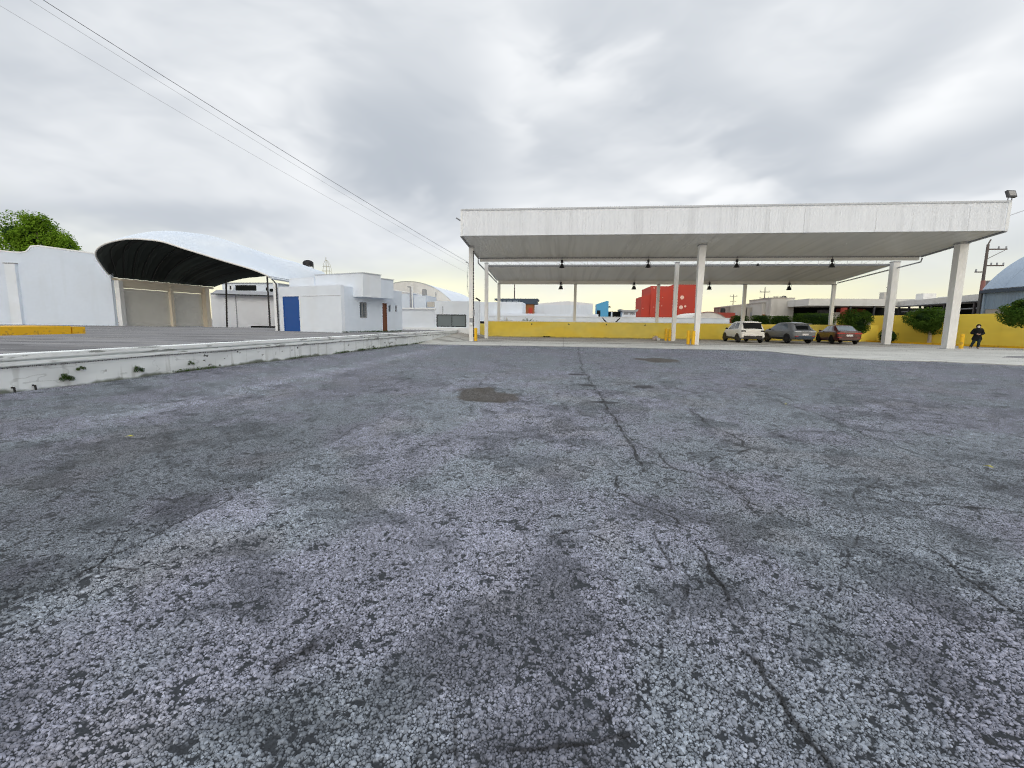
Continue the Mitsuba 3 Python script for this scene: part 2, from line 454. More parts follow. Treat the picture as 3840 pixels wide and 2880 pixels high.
prin('corrugated_blue_bsdf', proc(corr_blue), .45, .5)
prin('roof_blue_bsdf', proc(lambda p, n, uv: mix(mi.Color3f(.26, .35, .47), mi.Color3f(.42, .50, .60), fbm(p.y * .5, p.x * .25, 2.0, 3))), .45, .5)
prin('wood_pole_bsdf', (.14, .12, .11), .8, .2)
prin('pink_pole_bsdf', (.34, .16, .14), .8, .2)
prin('cable_bsdf', (.09, .09, .10), .6, .3)
prin('thin_cable_bsdf', (.30, .30, .32), .6, .3)
prin('dry_bsdf', (.42, .40, .28), .8, .2)


def leaf(key, dark, light, rough=.5):
    def f(p, n, uv):
        a = fbm(p.x * 1.6, p.y * 1.6, p.z * 1.6, 3)
        b = noise(p.x * 23, p.y * 23, p.z * 23)
        return mix(mi.Color3f(*dark), mi.Color3f(*light), dr.clip(.9 * a + .7 * (b - .5), 0, 1))
    scene[key] = {'type': 'principledthin', 'base_color': proc(f), 'roughness': rough, 'diff_trans': 0.5, 'spec_trans': 0.0}


leaf('leaf_bright_bsdf', (.06, .15, .010), (.30, .46, .05))
leaf('leaf_ficus_bsdf', (.018, .055, .010), (.13, .22, .035))
leaf('leaf_weed_bsdf', (.02, .05, .012), (.08, .14, .03))
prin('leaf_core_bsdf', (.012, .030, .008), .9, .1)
prin('bark_bsdf', proc(lambda p, n, uv: mix(mi.Color3f(.16, .12, .09), mi.Color3f(.36, .30, .25), fbm(p.x * 9, p.y * 9, p.z * 3, 3))), .9, .15)
prin('limed_bark_bsdf', proc(lambda p, n, uv: mix(mi.Color3f(.30, .24, .19), mi.Color3f(.58, .50, .43), fbm(p.x * 9, p.y * 9, p.z * 4, 3))), .9, .15)
prin('soil_bsdf', proc(lambda p, n, uv: mix(mi.Color3f(.16, .14, .12), mi.Color3f(.25, .23, .20), fbm(p.x * .1, p.y * .1, 2.0, 4))), .9, .1)
for k_, c_, ro, cc in (('car_white_bsdf', (.80, .79, .74), .35, .8), ('car_grey_bsdf', (.17, .18, .195), .32, .9), ('car_red_bsdf', (.055, .003, .004), .30, .9)):
    scene[k_] = {'type': 'twosided', 'bsdf': {'type': 'principled', 'base_color': C(*c_), 'roughness': ro, 'specular': .5, 'clearcoat': cc, 'clearcoat_gloss': .95, 'metallic': .0}}
prin('tyre_bsdf', (.014, .014, .015), .85, .2)
prin('rim_bsdf', (.28, .28, .29), .35, .5, metallic=.6)
prin('tail_light_bsdf', (.42, .012, .012), .25, .6)
prin('pale_light_bsdf', (.50, .52, .56), .25, .6)
prin('plate_bsdf', (.74, .72, .72), .5, .4)
prin('skin_bsdf', (.50, .33, .25), .6, .3)
prin('mask_bsdf', (.74, .73, .70), .7, .2)
prin('jacket_bsdf', (.010, .011, .012), .8, .2)
prin('trouser_bsdf', (.018, .032, .036), .8, .2)
prin('hair_bsdf', (.012, .009, .008), .6, .3)
prin('litter_bsdf', (.55, .45, .40), .7, .3)
prin('yellow_leaf_bsdf', (.50, .44, .05), .7, .3)
prin('tank_black_bsdf', (.012, .012, .013), .5, .4)
prin('lens_bsdf', (.30, .29, .28), .2, .6)

# ------------------------------------------------------------------ ground
def wall_x(y):
    return -10.8 + .065 * (y - 8)


def fill_grid(xs, ys, zf):
    X, Y = np.meshgrid(xs, ys, indexing='ij')
    return grid_mesh(np.stack([X, Y, zf(X, Y)], -1))


single('ground', fill_grid(np.linspace(-1500, 1500, 13), np.linspace(-1500, 1500, 13), lambda X, Y: X * 0 - .12), 'soil_bsdf', 'flat dusty ground beyond the yard', kind='structure')


def yard_z(X, Y):
    p = np.stack([X * .35, Y * .35, X * 0], -1)
    f = np.clip((29.5 - Y) / 3, 0, 1)
    return f * (.045 * (meshkit.fbm(p, 3, 5) - .5) + .02 * (meshkit.fbm(p * 3.2, 2, 8) - .5)) - .004


GX, GY = (-3.3, 3.1), (1.0, 3.3)          # the nearest asphalt, where single chips show: built as real relief


def rand_np(x, y, z):
    x, y, z = (np.asarray(np.floor(v).astype(np.int64) + 1000000, np.uint32) for v in (x, y, z))
    with np.errstate(over='ignore'):
        h = x * np.uint32(374761393) + y * np.uint32(668265263) + z * np.uint32(2147483647)
        h = (h ^ (h >> np.uint32(13))) * np.uint32(1274126177)
        return ((h ^ (h >> np.uint32(16))) & np.uint32(0xFFFFFF)) / 16777215.0


def noise_np(x, y, z):
    z = np.full_like(x, z)
    i, j = np.floor(x), np.floor(y)
    u, v = x - i, y - j
    u, v = u * u * (3 - 2 * u), v * v * (3 - 2 * v)
    w = z - np.floor(z); w = w * w * (3 - 2 * w)

    def layer(k):
        return ((rand_np(i, j, z + k) * (1 - u) + rand_np(i + 1, j, z + k) * u) * (1 - v) + (rand_np(i, j + 1, z + k) * (1 - u) + rand_np(i + 1, j + 1, z + k) * u) * v)
    return layer(0) if not w.any() else layer(0) * (1 - w) + layer(1) * w


def fbm_np(x, y, z, octaves):
    return sum(0.5 ** (o + 1) * noise_np(x * 2 ** o, y * 2 ** o, z * 2 ** o + 17 * o) for o in range(octaves)) / (1 - 0.5 ** octaves)


def voronoi_np(x, y):
    d1, d2, w = np.full_like(x, 9.0), np.full_like(x, 9.0), np.zeros_like(x)
    one = np.ones_like(x)
    for a_ in (-1, 0, 1):
        for b_ in (-1, 0, 1):
            cx, cy = np.floor(x) + a_, np.floor(y) + b_
            d = np.hypot(cx + rand_np(cx, cy, one) - x, cy + rand_np(cx, cy, one * 2) - y)
            d2 = np.where(d < d1, d1, np.minimum(d2, d)); w = np.where(d < d1, rand_np(cx, cy, one * 3), w); d1 = np.minimum(d1, d)
    return d1, d2, w


def step_np(a_, b_, x):
    t = np.clip((x - a_) / (b_ - a_), 0, 1)
    return t * t * (3 - 2 * t)


def chip_height(x, y):
    """The same chips as stones() colours, as heights in metres."""
    jx, jy = x + .009 * noise_np(x * 60, y * 60, 1.0), y + .009 * noise_np(x * 60, y * 60, 4.0)
    d1, e1, r = voronoi_np(jx / .0120, jy / .0120)
    d2, e2, q = voronoi_np(jx / .0200 + 31, jy / .0200 + 17)
    lost = .60 * noise_np(x / .026, y / .026, 8.0) + .40 * fbm_np(x / .10, y / .10, 28.0, 2)
    have = step_np(.26, .37, lost + .30 * (r - .5))
    sa = step_np(.70, .36, d1) * step_np(.02, .20, e1 - d1) * have
    sb = step_np(.54, .36, d2) * step_np(.60, .64, q) * step_np(.27, .36, lost)
    lift = (r * 29.3) % 1.0
    return np.maximum(sa * (1 - .7 * d1 * d1) * (.0042 + .0042 * lift), sb * (1 - .7 * d2 * d2) * .0095)


_x, _y = np.arange(GX[0], GX[1] + 1e-6, .0045), np.arange(GY[0], GY[1] + 1e-6, .0045)
_X, _Y = np.meshgrid(_x, _y, indexing='ij')
_rim = step_np(0, .10, np.minimum(np.minimum(_X - GX[0], GX[1] - _X), np.minimum(_Y - GY[0] + .05, GY[1] - _Y)))
_p = np.stack([_X * 9, _Y * 9, _X * 0], -1)
_Z = yard_z(_X, _Y) + .004 + _rim * (chip_height(_X, _Y) + .010 * (meshkit.fbm(_p, 3, 12) - .5)) - .003


def yard_low(X, Y):
    inside = np.minimum(np.minimum(X - GX[0], GX[1] - X), np.minimum(Y - GY[0], GY[1] - Y))
    return yard_z(X, Y) - .03 * np.clip(inside / .2, 0, 1)


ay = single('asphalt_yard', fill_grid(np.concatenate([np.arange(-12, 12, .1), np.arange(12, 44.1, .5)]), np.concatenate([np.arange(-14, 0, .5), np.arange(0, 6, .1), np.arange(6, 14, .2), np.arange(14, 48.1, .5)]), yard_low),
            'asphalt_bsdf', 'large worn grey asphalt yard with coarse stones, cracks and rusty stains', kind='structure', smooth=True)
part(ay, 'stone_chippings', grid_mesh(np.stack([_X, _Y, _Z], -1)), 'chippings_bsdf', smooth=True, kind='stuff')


def plat_z(Y):
    return .75 - np.clip(Y - 37, 0, 30) * .02


def strip_platform():
    ys = np.arange(-14, 80, 1.0)
    t = np.linspace(0, 1, 30)
    P = np.zeros((len(t), len(ys), 3))
    for j, y in enumerate(ys):
        x1 = wall_x(min(y, 38.2)) - .30
        P[:, j, 0] = -75 + (x1 + 75) * t
        P[:, j, 1] = y
        P[:, j, 2] = plat_z(y) - .006
    return grid_mesh(P)


single('raised_pavement', strip_platform(), 'paving_bsdf', 'raised grey paving with pale streaks behind the white retaining wall', kind='structure')

# concrete slab under and in front of the canopies, irregular front edge
rng = np.random.default_rng(11)
edge = [(-9.35, 28.95), (-7.9, 28.75), (-5.5, 28.5), (-1.9, 28.8), (3, 28.45), (6, 28.2), (9, 28.0), (10.6, 27.6), (11.4, 26.6), (11.7, 24.2), (12.1, 22.9), (13.2, 21.9), (15.6, 21.4), (17.9, 20.2), (22, 18.6), (40, 14.5)]
fine = []
for (ax, ay), (bx, by) in zip(edge[:-1], edge[1:]):
    k = max(2, int(math.hypot(bx - ax, by - ay) / .35))
    for i in range(k):
        fine.append((ax + (bx - ax) * i / k + rng.normal(0, .03), ay + (by - ay) * i / k + rng.normal(0, .07)))
slab_poly = fine + [(40, 14.5), (40, 60), (-14, 60), (-14, 42), (wall_x(38) + .02, 38.2), (wall_x(29) + .02, 29.0)]
single('concrete_slab', prism_z(slab_poly, -.05, .022), 'concrete_bsdf', 'pale stained concrete slab with joints under the canopies', kind='structure')
ramp = trimesh.Trimesh([[-9.40, 29.2, .024], [-7.6, 33.6, .026], [-7.3, 39.0, .026], [wall_x(38.2), 38.2, .50], [-7.3, 44.0, .10], [-9.0, 44.0, .50]],
                       [[0, 1, 3], [1, 2, 3], [2, 4, 3], [4, 5, 3]], process=False)
single('concrete_ramp', ramp, 'concrete_bsdf', 'low concrete ramp rising along the far end of the retaining wall', kind='structure')
single('wet_patch', prism_z([(21.2, 25.0), (22.6, 26.3), (25, 27.0), (34, 27.9), (34, 24.0), (26, 23.6), (22.4, 24.3)], .0, .026), 'paving_bsdf', 'darker asphalt patch in the slab near the right edge', kind='structure')

# ------------------------------------------------------------------ retaining wall along the raised pavement
rw = thing('retaining_wall', 'long low whitewashed retaining wall with chipped stained face beside the asphalt yard', 'wall')


def along_wall(profile, y0, y1, step=.5, jitter=0.0, seed=0):
    """profile: (offset towards the yard, z) points, closed, swept along the wall line."""
    r = np.random.default_rng(seed)
    ys = np.arange(y0, y1 + 1e-6, step)
    n = len(profile)
    P = np.array([[(wall_x(y) + o + r.normal(0, jitter), y, z + r.normal(0, jitter)) for (o, z) in profile + profile[:1]] for y in ys])
    P[:, -1] = P[:, 0]
    m = grid_mesh(P)
    caps = []
    for k in (0, len(ys) - 1):
        ring = P[k, :n]; c = ring.mean(0)
        V = np.vstack([ring, c]); ii = np.arange(n)
        F = np.stack([ii, (ii + 1) % n, ii * 0 + n], 1)
        caps.append(trimesh.Trimesh(V, F if k else F[:, ::-1], process=False))
    m2 = cat(m, *caps)
    m2.faces = m2.faces[:, ::-1]
    return m2


part(rw, 'wall_face', along_wall([(-.30, -.1), (0, -.1), (0, .49), (-.05, .50), (-.05, .72), (-.30, .72)], -14, 38.2, .5, .004, 1), 'dock_bsdf')
part(rw, 'lower_ledge', along_wall([(-.04, .53), (.035, .525), (.04, .545), (.035, .60), (-.04, .605)], -14, 38.2, .5, .003, 2), 'ledge_bsdf')
part(rw, 'coping', along_wall([(-.30, .645), (.02, .64), (.03, .66), (.025, .745), (.0, .755), (-.30, .752)], -14, 38.2, .5, .003, 3), 'ledge_bsdf')
# two stub pipes out of the wall near its foot
for i, y in enumerate((7.9, 8.25)):
    part(rw, 'drain_pipe', tube([(wall_x(y) - .02, y, .10), (wall_x(y) + .05, y, .10), (wall_x(y) + .06, y, .0)], .02, 8), 'black_bsdf')
r_ = np.random.default_rng(4)
ys = np.arange(-2, 37.5, .6)
single('wall_cable', tube([(wall_x(y) + .055, y, .505 + .012 * math.sin(y * 1.3) + r_.normal(0, .004)) for y in ys], .009, 6), 'cable_bsdf', 'thin black cable running along the retaining wall under its ledges', 'cable')
ys = np.arange(22.5, 27.6, .3)
single('hose', tube([(wall_x(y) + .06 + .05 * math.sin((y - 22) * .6), y, .70 - .26 * max(0, (y - 24.5) / 3) ** 1.5 + .03) for y in ys], .013, 6), 'thin_cable_bsdf', 'loose grey hose drooping over the far part of the retaining wall', 'hose')


def leaf_cloud(centers, radius, n, size, seed, flat=.6, squash=1.0):
    """n small folded leaf quads scattered round the centres."""
    r = np.random.default_rng(seed)
    c = np.asarray(centers, float)[r.integers(0, len(centers), n)]
    d = r.normal(size=(n, 3)); d /= np.linalg.norm(d, axis=1, keepdims=True)
    rad = np.broadcast_to(radius, (n,)) * r.uniform(.25, 1.0, n) ** .6
    p = c + d * rad[:, None] * np.array([1, 1, squash])
    return leaf_quads(p, d, size, r, flat)


def leaf_quads(p, d, size, r, flat=.6):
    n = len(p)
    nn = d * (1 - flat) + r.normal(size=(n, 3)) * .5 + np.array([0, 0, flat])
    nn /= np.linalg.norm(nn, axis=1, keepdims=True)
    a = np.cross(nn, r.normal(size=(n, 3))); a /= np.linalg.norm(a, axis=1, keepdims=True)
    b = np.cross(nn, a)
    L = size * r.uniform(.6, 1.3, n)[:, None]
    W = L * .42
    V = np.stack([p - a * L * .5, p - b * W * .5 + nn * L * .06, p + a * L * .5 - nn * L * .08, p + b * W * .5 + nn * L * .06], 1).reshape(-1, 3)
    i = np.arange(n)[:, None] * 4
    F = np.vstack([i + [0, 1, 2], i + [0, 2, 3]])
    return trimesh.Trimesh(V, F, process=False)


for k, (y, z, rad, n, lab) in enumerate(((8.83, .20, .055, 480, 'largest weed tuft low on the retaining wall face'), (9.15, .38, .035, 200, 'small dark weed sprig higher on the retaining wall face'),
                                         (10.45, .22, .055, 320, 'round green weed tuft on the middle of the retaining wall face'), (12.0, .24, .032, 150, 'tiny weed sprig on the retaining wall, third along'))):
    cs = np.array([[wall_x(y) + .05, y + dy, z + dz] for dy, dz in ((0, 0), (.07, -.02), (-.07, -.03), (.12, -.04), (-.03, .04))])
    single('weed_tuft', leaf_cloud(cs[:5 if k != 1 else 3], rad, n, .035, 40 + k), 'leaf_weed_bsdf', lab, 'weed', 'weeds on the retaining wall')
r_ = np.random.default_rng(8)
ys = r_.uniform(6, 37, 2600)
keep = meshkit.noise(np.stack([ys * .9, ys * 0, ys * 0], -1), 3) + .02 * (ys - 12) > .62
ys = ys[keep]
p = np.stack([wall_x(ys) + .01 + np.abs(r_.normal(0, .05, len(ys))), ys, .02 + np.abs(r_.normal(0, .035, len(ys)))], -1)
single('foot_weeds', leaf_quads(p, np.tile([1.0, 0, .5], (len(ys), 1)), .06, r_), 'leaf_weed_bsdf', 'patchy low weeds and moss along the foot of the retaining wall', 'weeds', kind='stuff')

# yellow leaves lying on the asphalt
for (x, y, rz, lab) in ((-5.38, 5.1, 20, 'small yellow leaf alone on the asphalt at the left'), (4.17, 9.08, 70, 'yellow leaf lying on a crack at the right of the asphalt'), (4.54, 5.31, 110, 'yellow green leaf nearest the right edge of the asphalt')):
    F = Frame((x, y, .02), rz)
    lf = trimesh.Trimesh([[-.05, 0, 0], [0, -.025, .012], [.055, 0, .0], [0, .025, .014], [.0, 0, .004]], [[0, 1, 4], [1, 2, 4], [2, 3, 4], [3, 0, 4]], process=False)
    single('fallen_leaf', F(lf), 'yellow_leaf_bsdf', lab, 'leaf', 'yellow leaves on the asphalt')

# ------------------------------------------------------------------ yellow kerb on the raised pavement
kb = thing('yellow_kerb', 'thick yellow painted kerb block on the raised pavement at the left edge', 'kerb')
part(kb, 'block', box(-23.8, -21.7, 6, 18.35, .70, 1.09), 'yellow_paint_bsdf')
part(kb, 'end_block', box(-23.75, -21.74, 18.43, 19.0, .70, 1.05), 'yellow_paint_bsdf')

# ------------------------------------------------------------------ white perimeter wall with pilaster, far left
PW = Frame((-50.0, 38.4), 10)
pw = thing('perimeter_wall', 'tall white perimeter wall with a stepped curved top at the far left', 'wall')
prof = [(-30, 0.4), (7.9, 0.4), (7.9, 7.13), (1.9, 7.85), (1.25, 7.80), (1.05, 7.55), (.75, 7.33), (.3, 7.24), (-.3, 7.25), (-14, 8.6), (-30, 10.2)]
part(pw, 'wall_face', PW(prism_y(prof, 0, .35)), 'plaster_blue_bsdf')
part(pw, 'pilaster', PW.box(-1.05, -.15, -.28, 0, .5, 6.25), 'plaster_bsdf')
part(pw, 'pilaster_cap', PW.box(-1.12, -.08, -.33, 0, 6.252, 6.33), 'steel_grey_bsdf')
cp = [(1.25, 7.80), (1.9, 7.85), (7.9, 7.13), (7.9, 7.25), (1.9, 7.99), (1.2, 7.93), (.95, 7.62), (.7, 7.42), (.3, 7.36), (-.3, 7.37), (-14, 8.72), (-30, 10.32), (-30, 10.2), (-14, 8.6), (-.3, 7.25), (.3, 7.24), (.75, 7.33), (1.05, 7.55)]
part(pw, 'coping', PW(prism_y(cp, -.05, .40)), 'white_paint_bsdf')


def blob_mesh(center, radii, seed, sub=3, amp=.18, freq=1.6):
    m = trimesh.creation.icosphere(subdivisions=sub)
    v = np.array(m.vertices)
    k = 1 + amp * 2 * (meshkit.fbm(v * freq + seed * 3.1, 3, seed) - .5)
    m.vertices = v * k[:, None] * np.asarray(radii) + np.asarray(center)
    return m


def crown_leaves(blobs, n, size, seed, flat=.45, clump=.9):
    """Leaves through the shells of several ellipsoids, gathered in clumps with gaps between them."""
    r = np.random.default_rng(seed)
    out_p, out_d = [], []
    vol = np.array([b[1][0] * b[1][1] + b[1][1] * b[1][2] + b[1][0] * b[1][2] for b in blobs]); vol = vol / vol.sum()
    for (c, rad), f in zip(blobs, vol):
        m = int(n * f * 1.9)
        d = r.normal(size=(m, 3)); d /= np.linalg.norm(d, axis=1, keepdims=True)
        t = r.uniform(.35, 1.22, m) ** .75
        p = np.asarray(c) + d * t[:, None] * np.asarray(rad)
        k = meshkit.fbm(p * clump, 3, seed)
        keep = k + r.uniform(-.08, .08, m) > .47
        out_p.append(p[keep]); out_d.append(d[keep])
    return leaf_quads(np.vstack(out_p), np.vstack(out_d), size, r, flat)


def limb(p, q, r0, r1, seed, n=7, bend=.15):
    r = np.random.default_rng(seed)
    p, q = np.asarray(p, float), np.asarray(q, float)
    t = np.linspace(0, 1, n)[:, None]
    off = np.cumsum(r.normal(0, bend / n, (n, 3)), 0) * np.linalg.norm(q - p) * .35
    off -= off[:1]
    return tube(p + (q - p) * t + off * t, np.linspace(r0, r1, n), 8)


def tree(name, label, group, base, trunk_top, blobs, n, size, seed, bsdf, bark, trunk_r=.16, core=None, clump=.9, flat=.45):
    t = thing(name, label, 'tree', group)
    ms = [limb(base, trunk_top, trunk_r, trunk_r * .7, seed)]
    for k, (c, rad) in enumerate(blobs):
        ms.append(limb(trunk_top, np.asarray(c) - [0, 0, rad[2] * .1], trunk_r * .55, .02, seed + k + 1))
    part(t, 'trunk', cat(ms), bark, smooth=40)
    part(t, 'crown', crown_leaves(blobs, n, size, seed, flat, clump), bsdf)
    if core:
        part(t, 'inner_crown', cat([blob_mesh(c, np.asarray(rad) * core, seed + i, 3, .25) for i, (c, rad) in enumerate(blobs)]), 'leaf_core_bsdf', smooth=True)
    return t


tree('broadleaf_tree', 'bright green feathery tree rising behind the white perimeter wall at the far left', 'trees behind the perimeter wall', (-57.5, 46, -.1), (-57.0, 46, 5.5),
     [((-57.6, 46, 10.2), (2.3, 2.2, 2.3)), ((-60.0, 46, 10.3), (2.4, 2.2, 2.3)), ((-55.7, 46.2, 9.2), (2.0, 1.9, 1.8)), ((-58.5, 46, 8.0), (3.6, 2.2, 1.7)), ((-56.6, 45.5, 11.4), (1.1, 1.1, 1.0)), ((-54.4, 46, 9.3), (1.0, 1, 1.0))],
     15000, .30, 61, 'leaf_bright_bsdf', 'bark_bsdf', .28, .42, .62)
tree('small_tree', 'smaller yellowish green treetop just right of the big tree behind the perimeter wall', 'trees behind the perimeter wall', (-52.9, 45.5, -.1), (-52.9, 45.5, 6.8),
     [((-53.0, 45.5, 8.9), (.95, .9, .85)), ((-52.2, 45.5, 8.4), (.7, .8, .75)), ((-53.7, 45.5, 8.3), (.7, .8, .7))], 2600, .26, 62, 'leaf_bright_bsdf', 'bark_bsdf', .14, .4, .9)

# ------------------------------------------------------------------ arched canvas shelter with shutters
sh = thing('arched_shelter', 'arched shelter with pale roof and dark underside, open towards the yard', 'shelter')


def resample(pts, n):
    pts = np.asarray(pts, float)
    from scipy.interpolate import CubicSpline, PchipInterpolator
    s = np.concatenate([[0], np.cumsum(np.linalg.norm(np.diff(pts, axis=0), axis=1))]); s /= s[-1]
    return np.stack([PchipInterpolator(s, pts[:, k])(np.linspace(0, 1, n)) for k in range(3)], 1)


near_e = [(-42.5, 40.1, 5.25), (-41.73, 38.66, 6.03), (-40.55, 37.08, 6.95), (-39.56, 36.54, 7.36), (-38.1, 36.14, 7.7), (-35.81, 35.81, 7.91), (-33.44, 35.74, 7.75), (-31.07, 35.91, 7.1), (-28.18, 36.72, 6.19), (-26.11, 37.57, 5.52), (-25.3, 37.95, 5.12)]
main_e = [(-42.6, 43.0, 5.25), (-41.6, 42.6, 6.9), (-39.8, 41.9, 8.3), (-37.4, 41.4, 9.05), (-35.46, 41.31, 9.3), (-34.0, 42.0, 9.24), (-31.9, 42.8, 8.6), (-29.6, 43.2, 7.6), (-27.4, 43.3, 6.3), (-25.9, 42.6, 5.15)]
late_e = [(-42.6, 48.0, 5.25), (-41.2, 48, 6.3), (-38.8, 48, 7.3), (-36, 48, 8.0), (-33.3, 48, 8.2), (-30.6, 48, 7.9), (-28.45, 47.91, 7.34), (-26.9, 47.6, 6.3), (-26.3, 47.5, 5.15)]
far_e = [(-41.85, 52.3, 5.25), (-39.7, 52.05, 5.83), (-37.3, 51.9, 6.28), (-35.0, 51.7, 6.45), (-32.5, 51.4, 6.8), (-29.5, 51.0, 7.0), (-27.4, 50.6, 6.85), (-26.6, 50.1, 6.3), (-26.5, 50.0, 5.15)]
NS = 49
secs = np.stack([resample(e, NS) for e in (near_e, main_e, late_e, far_e)])
from scipy.interpolate import PchipInterpolator
tt = np.array([0, .38, .74, 1.0])
tq = np.linspace(0, 1, 41)
S = PchipInterpolator(tt, secs, axis=0)(tq)
# arched corrugation: shallow waves from end to end of the roof
wave = .035 * np.cos(np.arange(len(tq)) * math.pi)[:, None]
cen = np.array([-34, 44, 3.5])
nrm = S - cen; nrm /= np.linalg.norm(nrm, axis=2, keepdims=True)
outer = grid_mesh(S + nrm * .10)
inner = grid_mesh(S - nrm * (.02 + 1.6 * np.abs(wave)[:, :, None] * (np.arange(len(tq)) % 2)[:, None, None] * 3))
part(sh, 'roof_cover', outer, 'canvas_out_bsdf', smooth=True)
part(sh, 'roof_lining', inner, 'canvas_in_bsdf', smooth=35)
part(sh, 'front_rim', tube(S[0] + nrm[0] * .04, .07, 8), 'steel_white_bsdf', smooth=40)
part(sh, 'back_rim', tube(S[-1], .05, 6), 'dark_metal_bsdf', smooth=40)
for k in range(4, len(tq) - 2, 4):
    part(sh, 'rib', tube(S[k] - nrm[k] * .16, .035, 5), 'dark_metal_bsdf')
part(sh, 'eave_beam', tube([(-42.35, 39.9, 5.05), (-41.8, 52.0, 5.05)], .14, 6), 'cream_bsdf')
part(sh, 'eave_beam', tube([(-25.3, 37.9, 5.05), (-26.45, 50.0, 5.05)], .08, 6), 'steel_white_bsdf')
part(sh, 'gutter', tube([(-25.15, 38.3, 4.98), (-26.1, 49.8, 4.95)], .12, 6), 'canvas_out_bsdf')
for (x, y, r, mt) in ((-42.0, 40.3, .22, 'white_paint_bsdf'), (-41.9, 46.0, .18, 'cream_bsdf'), (-41.7, 50.6, .30, 'cream_bsdf')):
    part(sh, 'post', box(x - r, x + r, y - r, y + r, plat_z(y) - .1, 4.95), mt)
part(sh, 'post', tube([(-25.35, 37.9, .65), (-25.35, 37.9, 5.1)], .07, 8), 'black_bsdf', label='slim dark front post of the shelter at its right eave')
part(sh, 'post', tube([(-33.3, 39.7, .60), (-33.3, 39.7, 5.1)], .0, 8), 'black_bsdf') if False else None
part(sh, 'post', tube([(-35.9, 46.3, .5), (-36.1, 46.9, 5.6)], .085, 8), 'black_bsdf')
# shutters closing the left side, each a curtain of slats
sd = Frame((-42.1, 40.55), 90.0 - 1.0)


def shutter(u0, u1, z0, z1):
    zs = np.arange(z0, z1 + 1e-6, .11)
    pr = []
    for i, z in enumerate(zs):
        pr += [(0.0, z), (.03, z + .055)]
    P = np.array([[[u, -d, z] for (d, z) in pr] for u in (u0, u1)])
    return grid_mesh(P)


for (u0, u1) in ((.0, 5.25), (5.6, 9.9)):
    part(sh, 'shutter', sd(shutter(u0, u1, plat_z(44) - .05, 4.25)), 'shutter_bsdf')
    part(sh, 'shutter_box', sd.box(u0 - .1, u1 + .35, -.22, .12, 4.3, 5.12), 'cream_bsdf')

# white wall and long awning building behind the shelter
bw = thing('boundary_wall', 'plain white wall behind the arched shelter, with a grey awning on top', 'wall')
part(bw, 'wall_face', box(-50.3, -23, 62, 62.3, -.1, 5.10), 'plaster_grey_bsdf')
part(bw, 'rain_pipe', tube([(-46.4, 61.92, .2), (-46.4, 61.92, 4.75)], .05, 6), 'steel_grey_bsdf')
Vn = np.array([[x, y, z] for x in np.arange(-49.3, -39.2, .17) for (y, z) in ((61.0, 4.95 - (x + 49.3) * .028), (62.1, 5.49 - (x + 49.3) * .028))]).reshape(-1, 2, 3)
Vn[::2, :, 2] += .04
part(bw, 'awning', grid_mesh(Vn), 'steel_grey_bsdf')
part(bw, 'awning_edge', tube([(-49.3, 60.95, 4.88), (-39.3, 60.95, 4.63)], .08, 5), 'dark_metal_bsdf')
part(bw, 'dark_strip', box(-43.4, -36.4, 60.6, 61.9, .12, .48), 'void_bsdf')  # near-black box along the foot of the wall
fb = thing('office_building', 'low white building with a long black window band above the awning', 'building')
part(fb, 'wall', box(-51.5, -43.0, 66, 76, 0, 6.70), 'plaster_bsdf')
part(fb, 'roof_edge', box(-51.6, -42.7, 65.85, 76.1, 6.702, 6.84), 'steel_grey_bsdf')
part(fb, 'window', box(-49.3, -46.0, 65.93, 66.1, 5.68, 6.47), 'void_bsdf')
part(fb, 'window', box(-44.4, -44.15, 65.93, 66.1, 5.66, 6.12), 'dark_glass_bsdf')
part(fb, 'window', box(-43.85, -43.15, 65.93, 66.1, 5.32, 5.95), 'dark_glass_bsdf')
sg = thing('round_sign', 'white round sign beside the black window band under the shelter roof', 'sign')
part(sg, 'board', tube([(-49.95, 65.9, 6.07), (-49.95, 65.75, 6.07)], .48, 20), 'white_paint_bsdf')
part(sg, 'mark', box(-50.07, -49.83, 65.72, 65.76, 5.8, 6.35), 'black_bsdf')

# ------------------------------------------------------------------ white gate house with blue and brown doors
HS = Frame((-12.92, 26.04), -21.0)      # u to the right along the front (negative = left of the corner), v away along the right side
Z0, HT = .74, 3.5
hs = thing('gate_house', 'small white flat-roofed house with a blue door and a projecting upper box', 'house')


def wall_with_holes(u0, u1, z0, z1, holes, thick, F, axis):
    """axis 'u': wall in the plane v = 0 facing -v; axis 'v': wall in the plane u = 0 facing +u."""
    from shapely.geometry import box as sbox
    from shapely.geometry import Polygon
    poly = sbox(u0, z0, u1, z1)
    for h in holes:
        poly = poly.difference(sbox(*h))
    gs = getattr(poly, 'geoms', [poly])
    out = []
    for g in gs:
        m = trimesh.creation.extrude_polygon(g, thick, engine='earcut')
        v = np.array(m.vertices)
        if axis == 'u':
            m.vertices = np.stack([v[:, 0], v[:, 2], v[:, 1]], 1); m.faces = m.faces[:, ::-1]
        else:
            m.vertices = np.stack([-v[:, 2], v[:, 0], v[:, 1]], 1); m.faces = m.faces[:, ::-1]
        out.append(m)
    return F(cat(out))


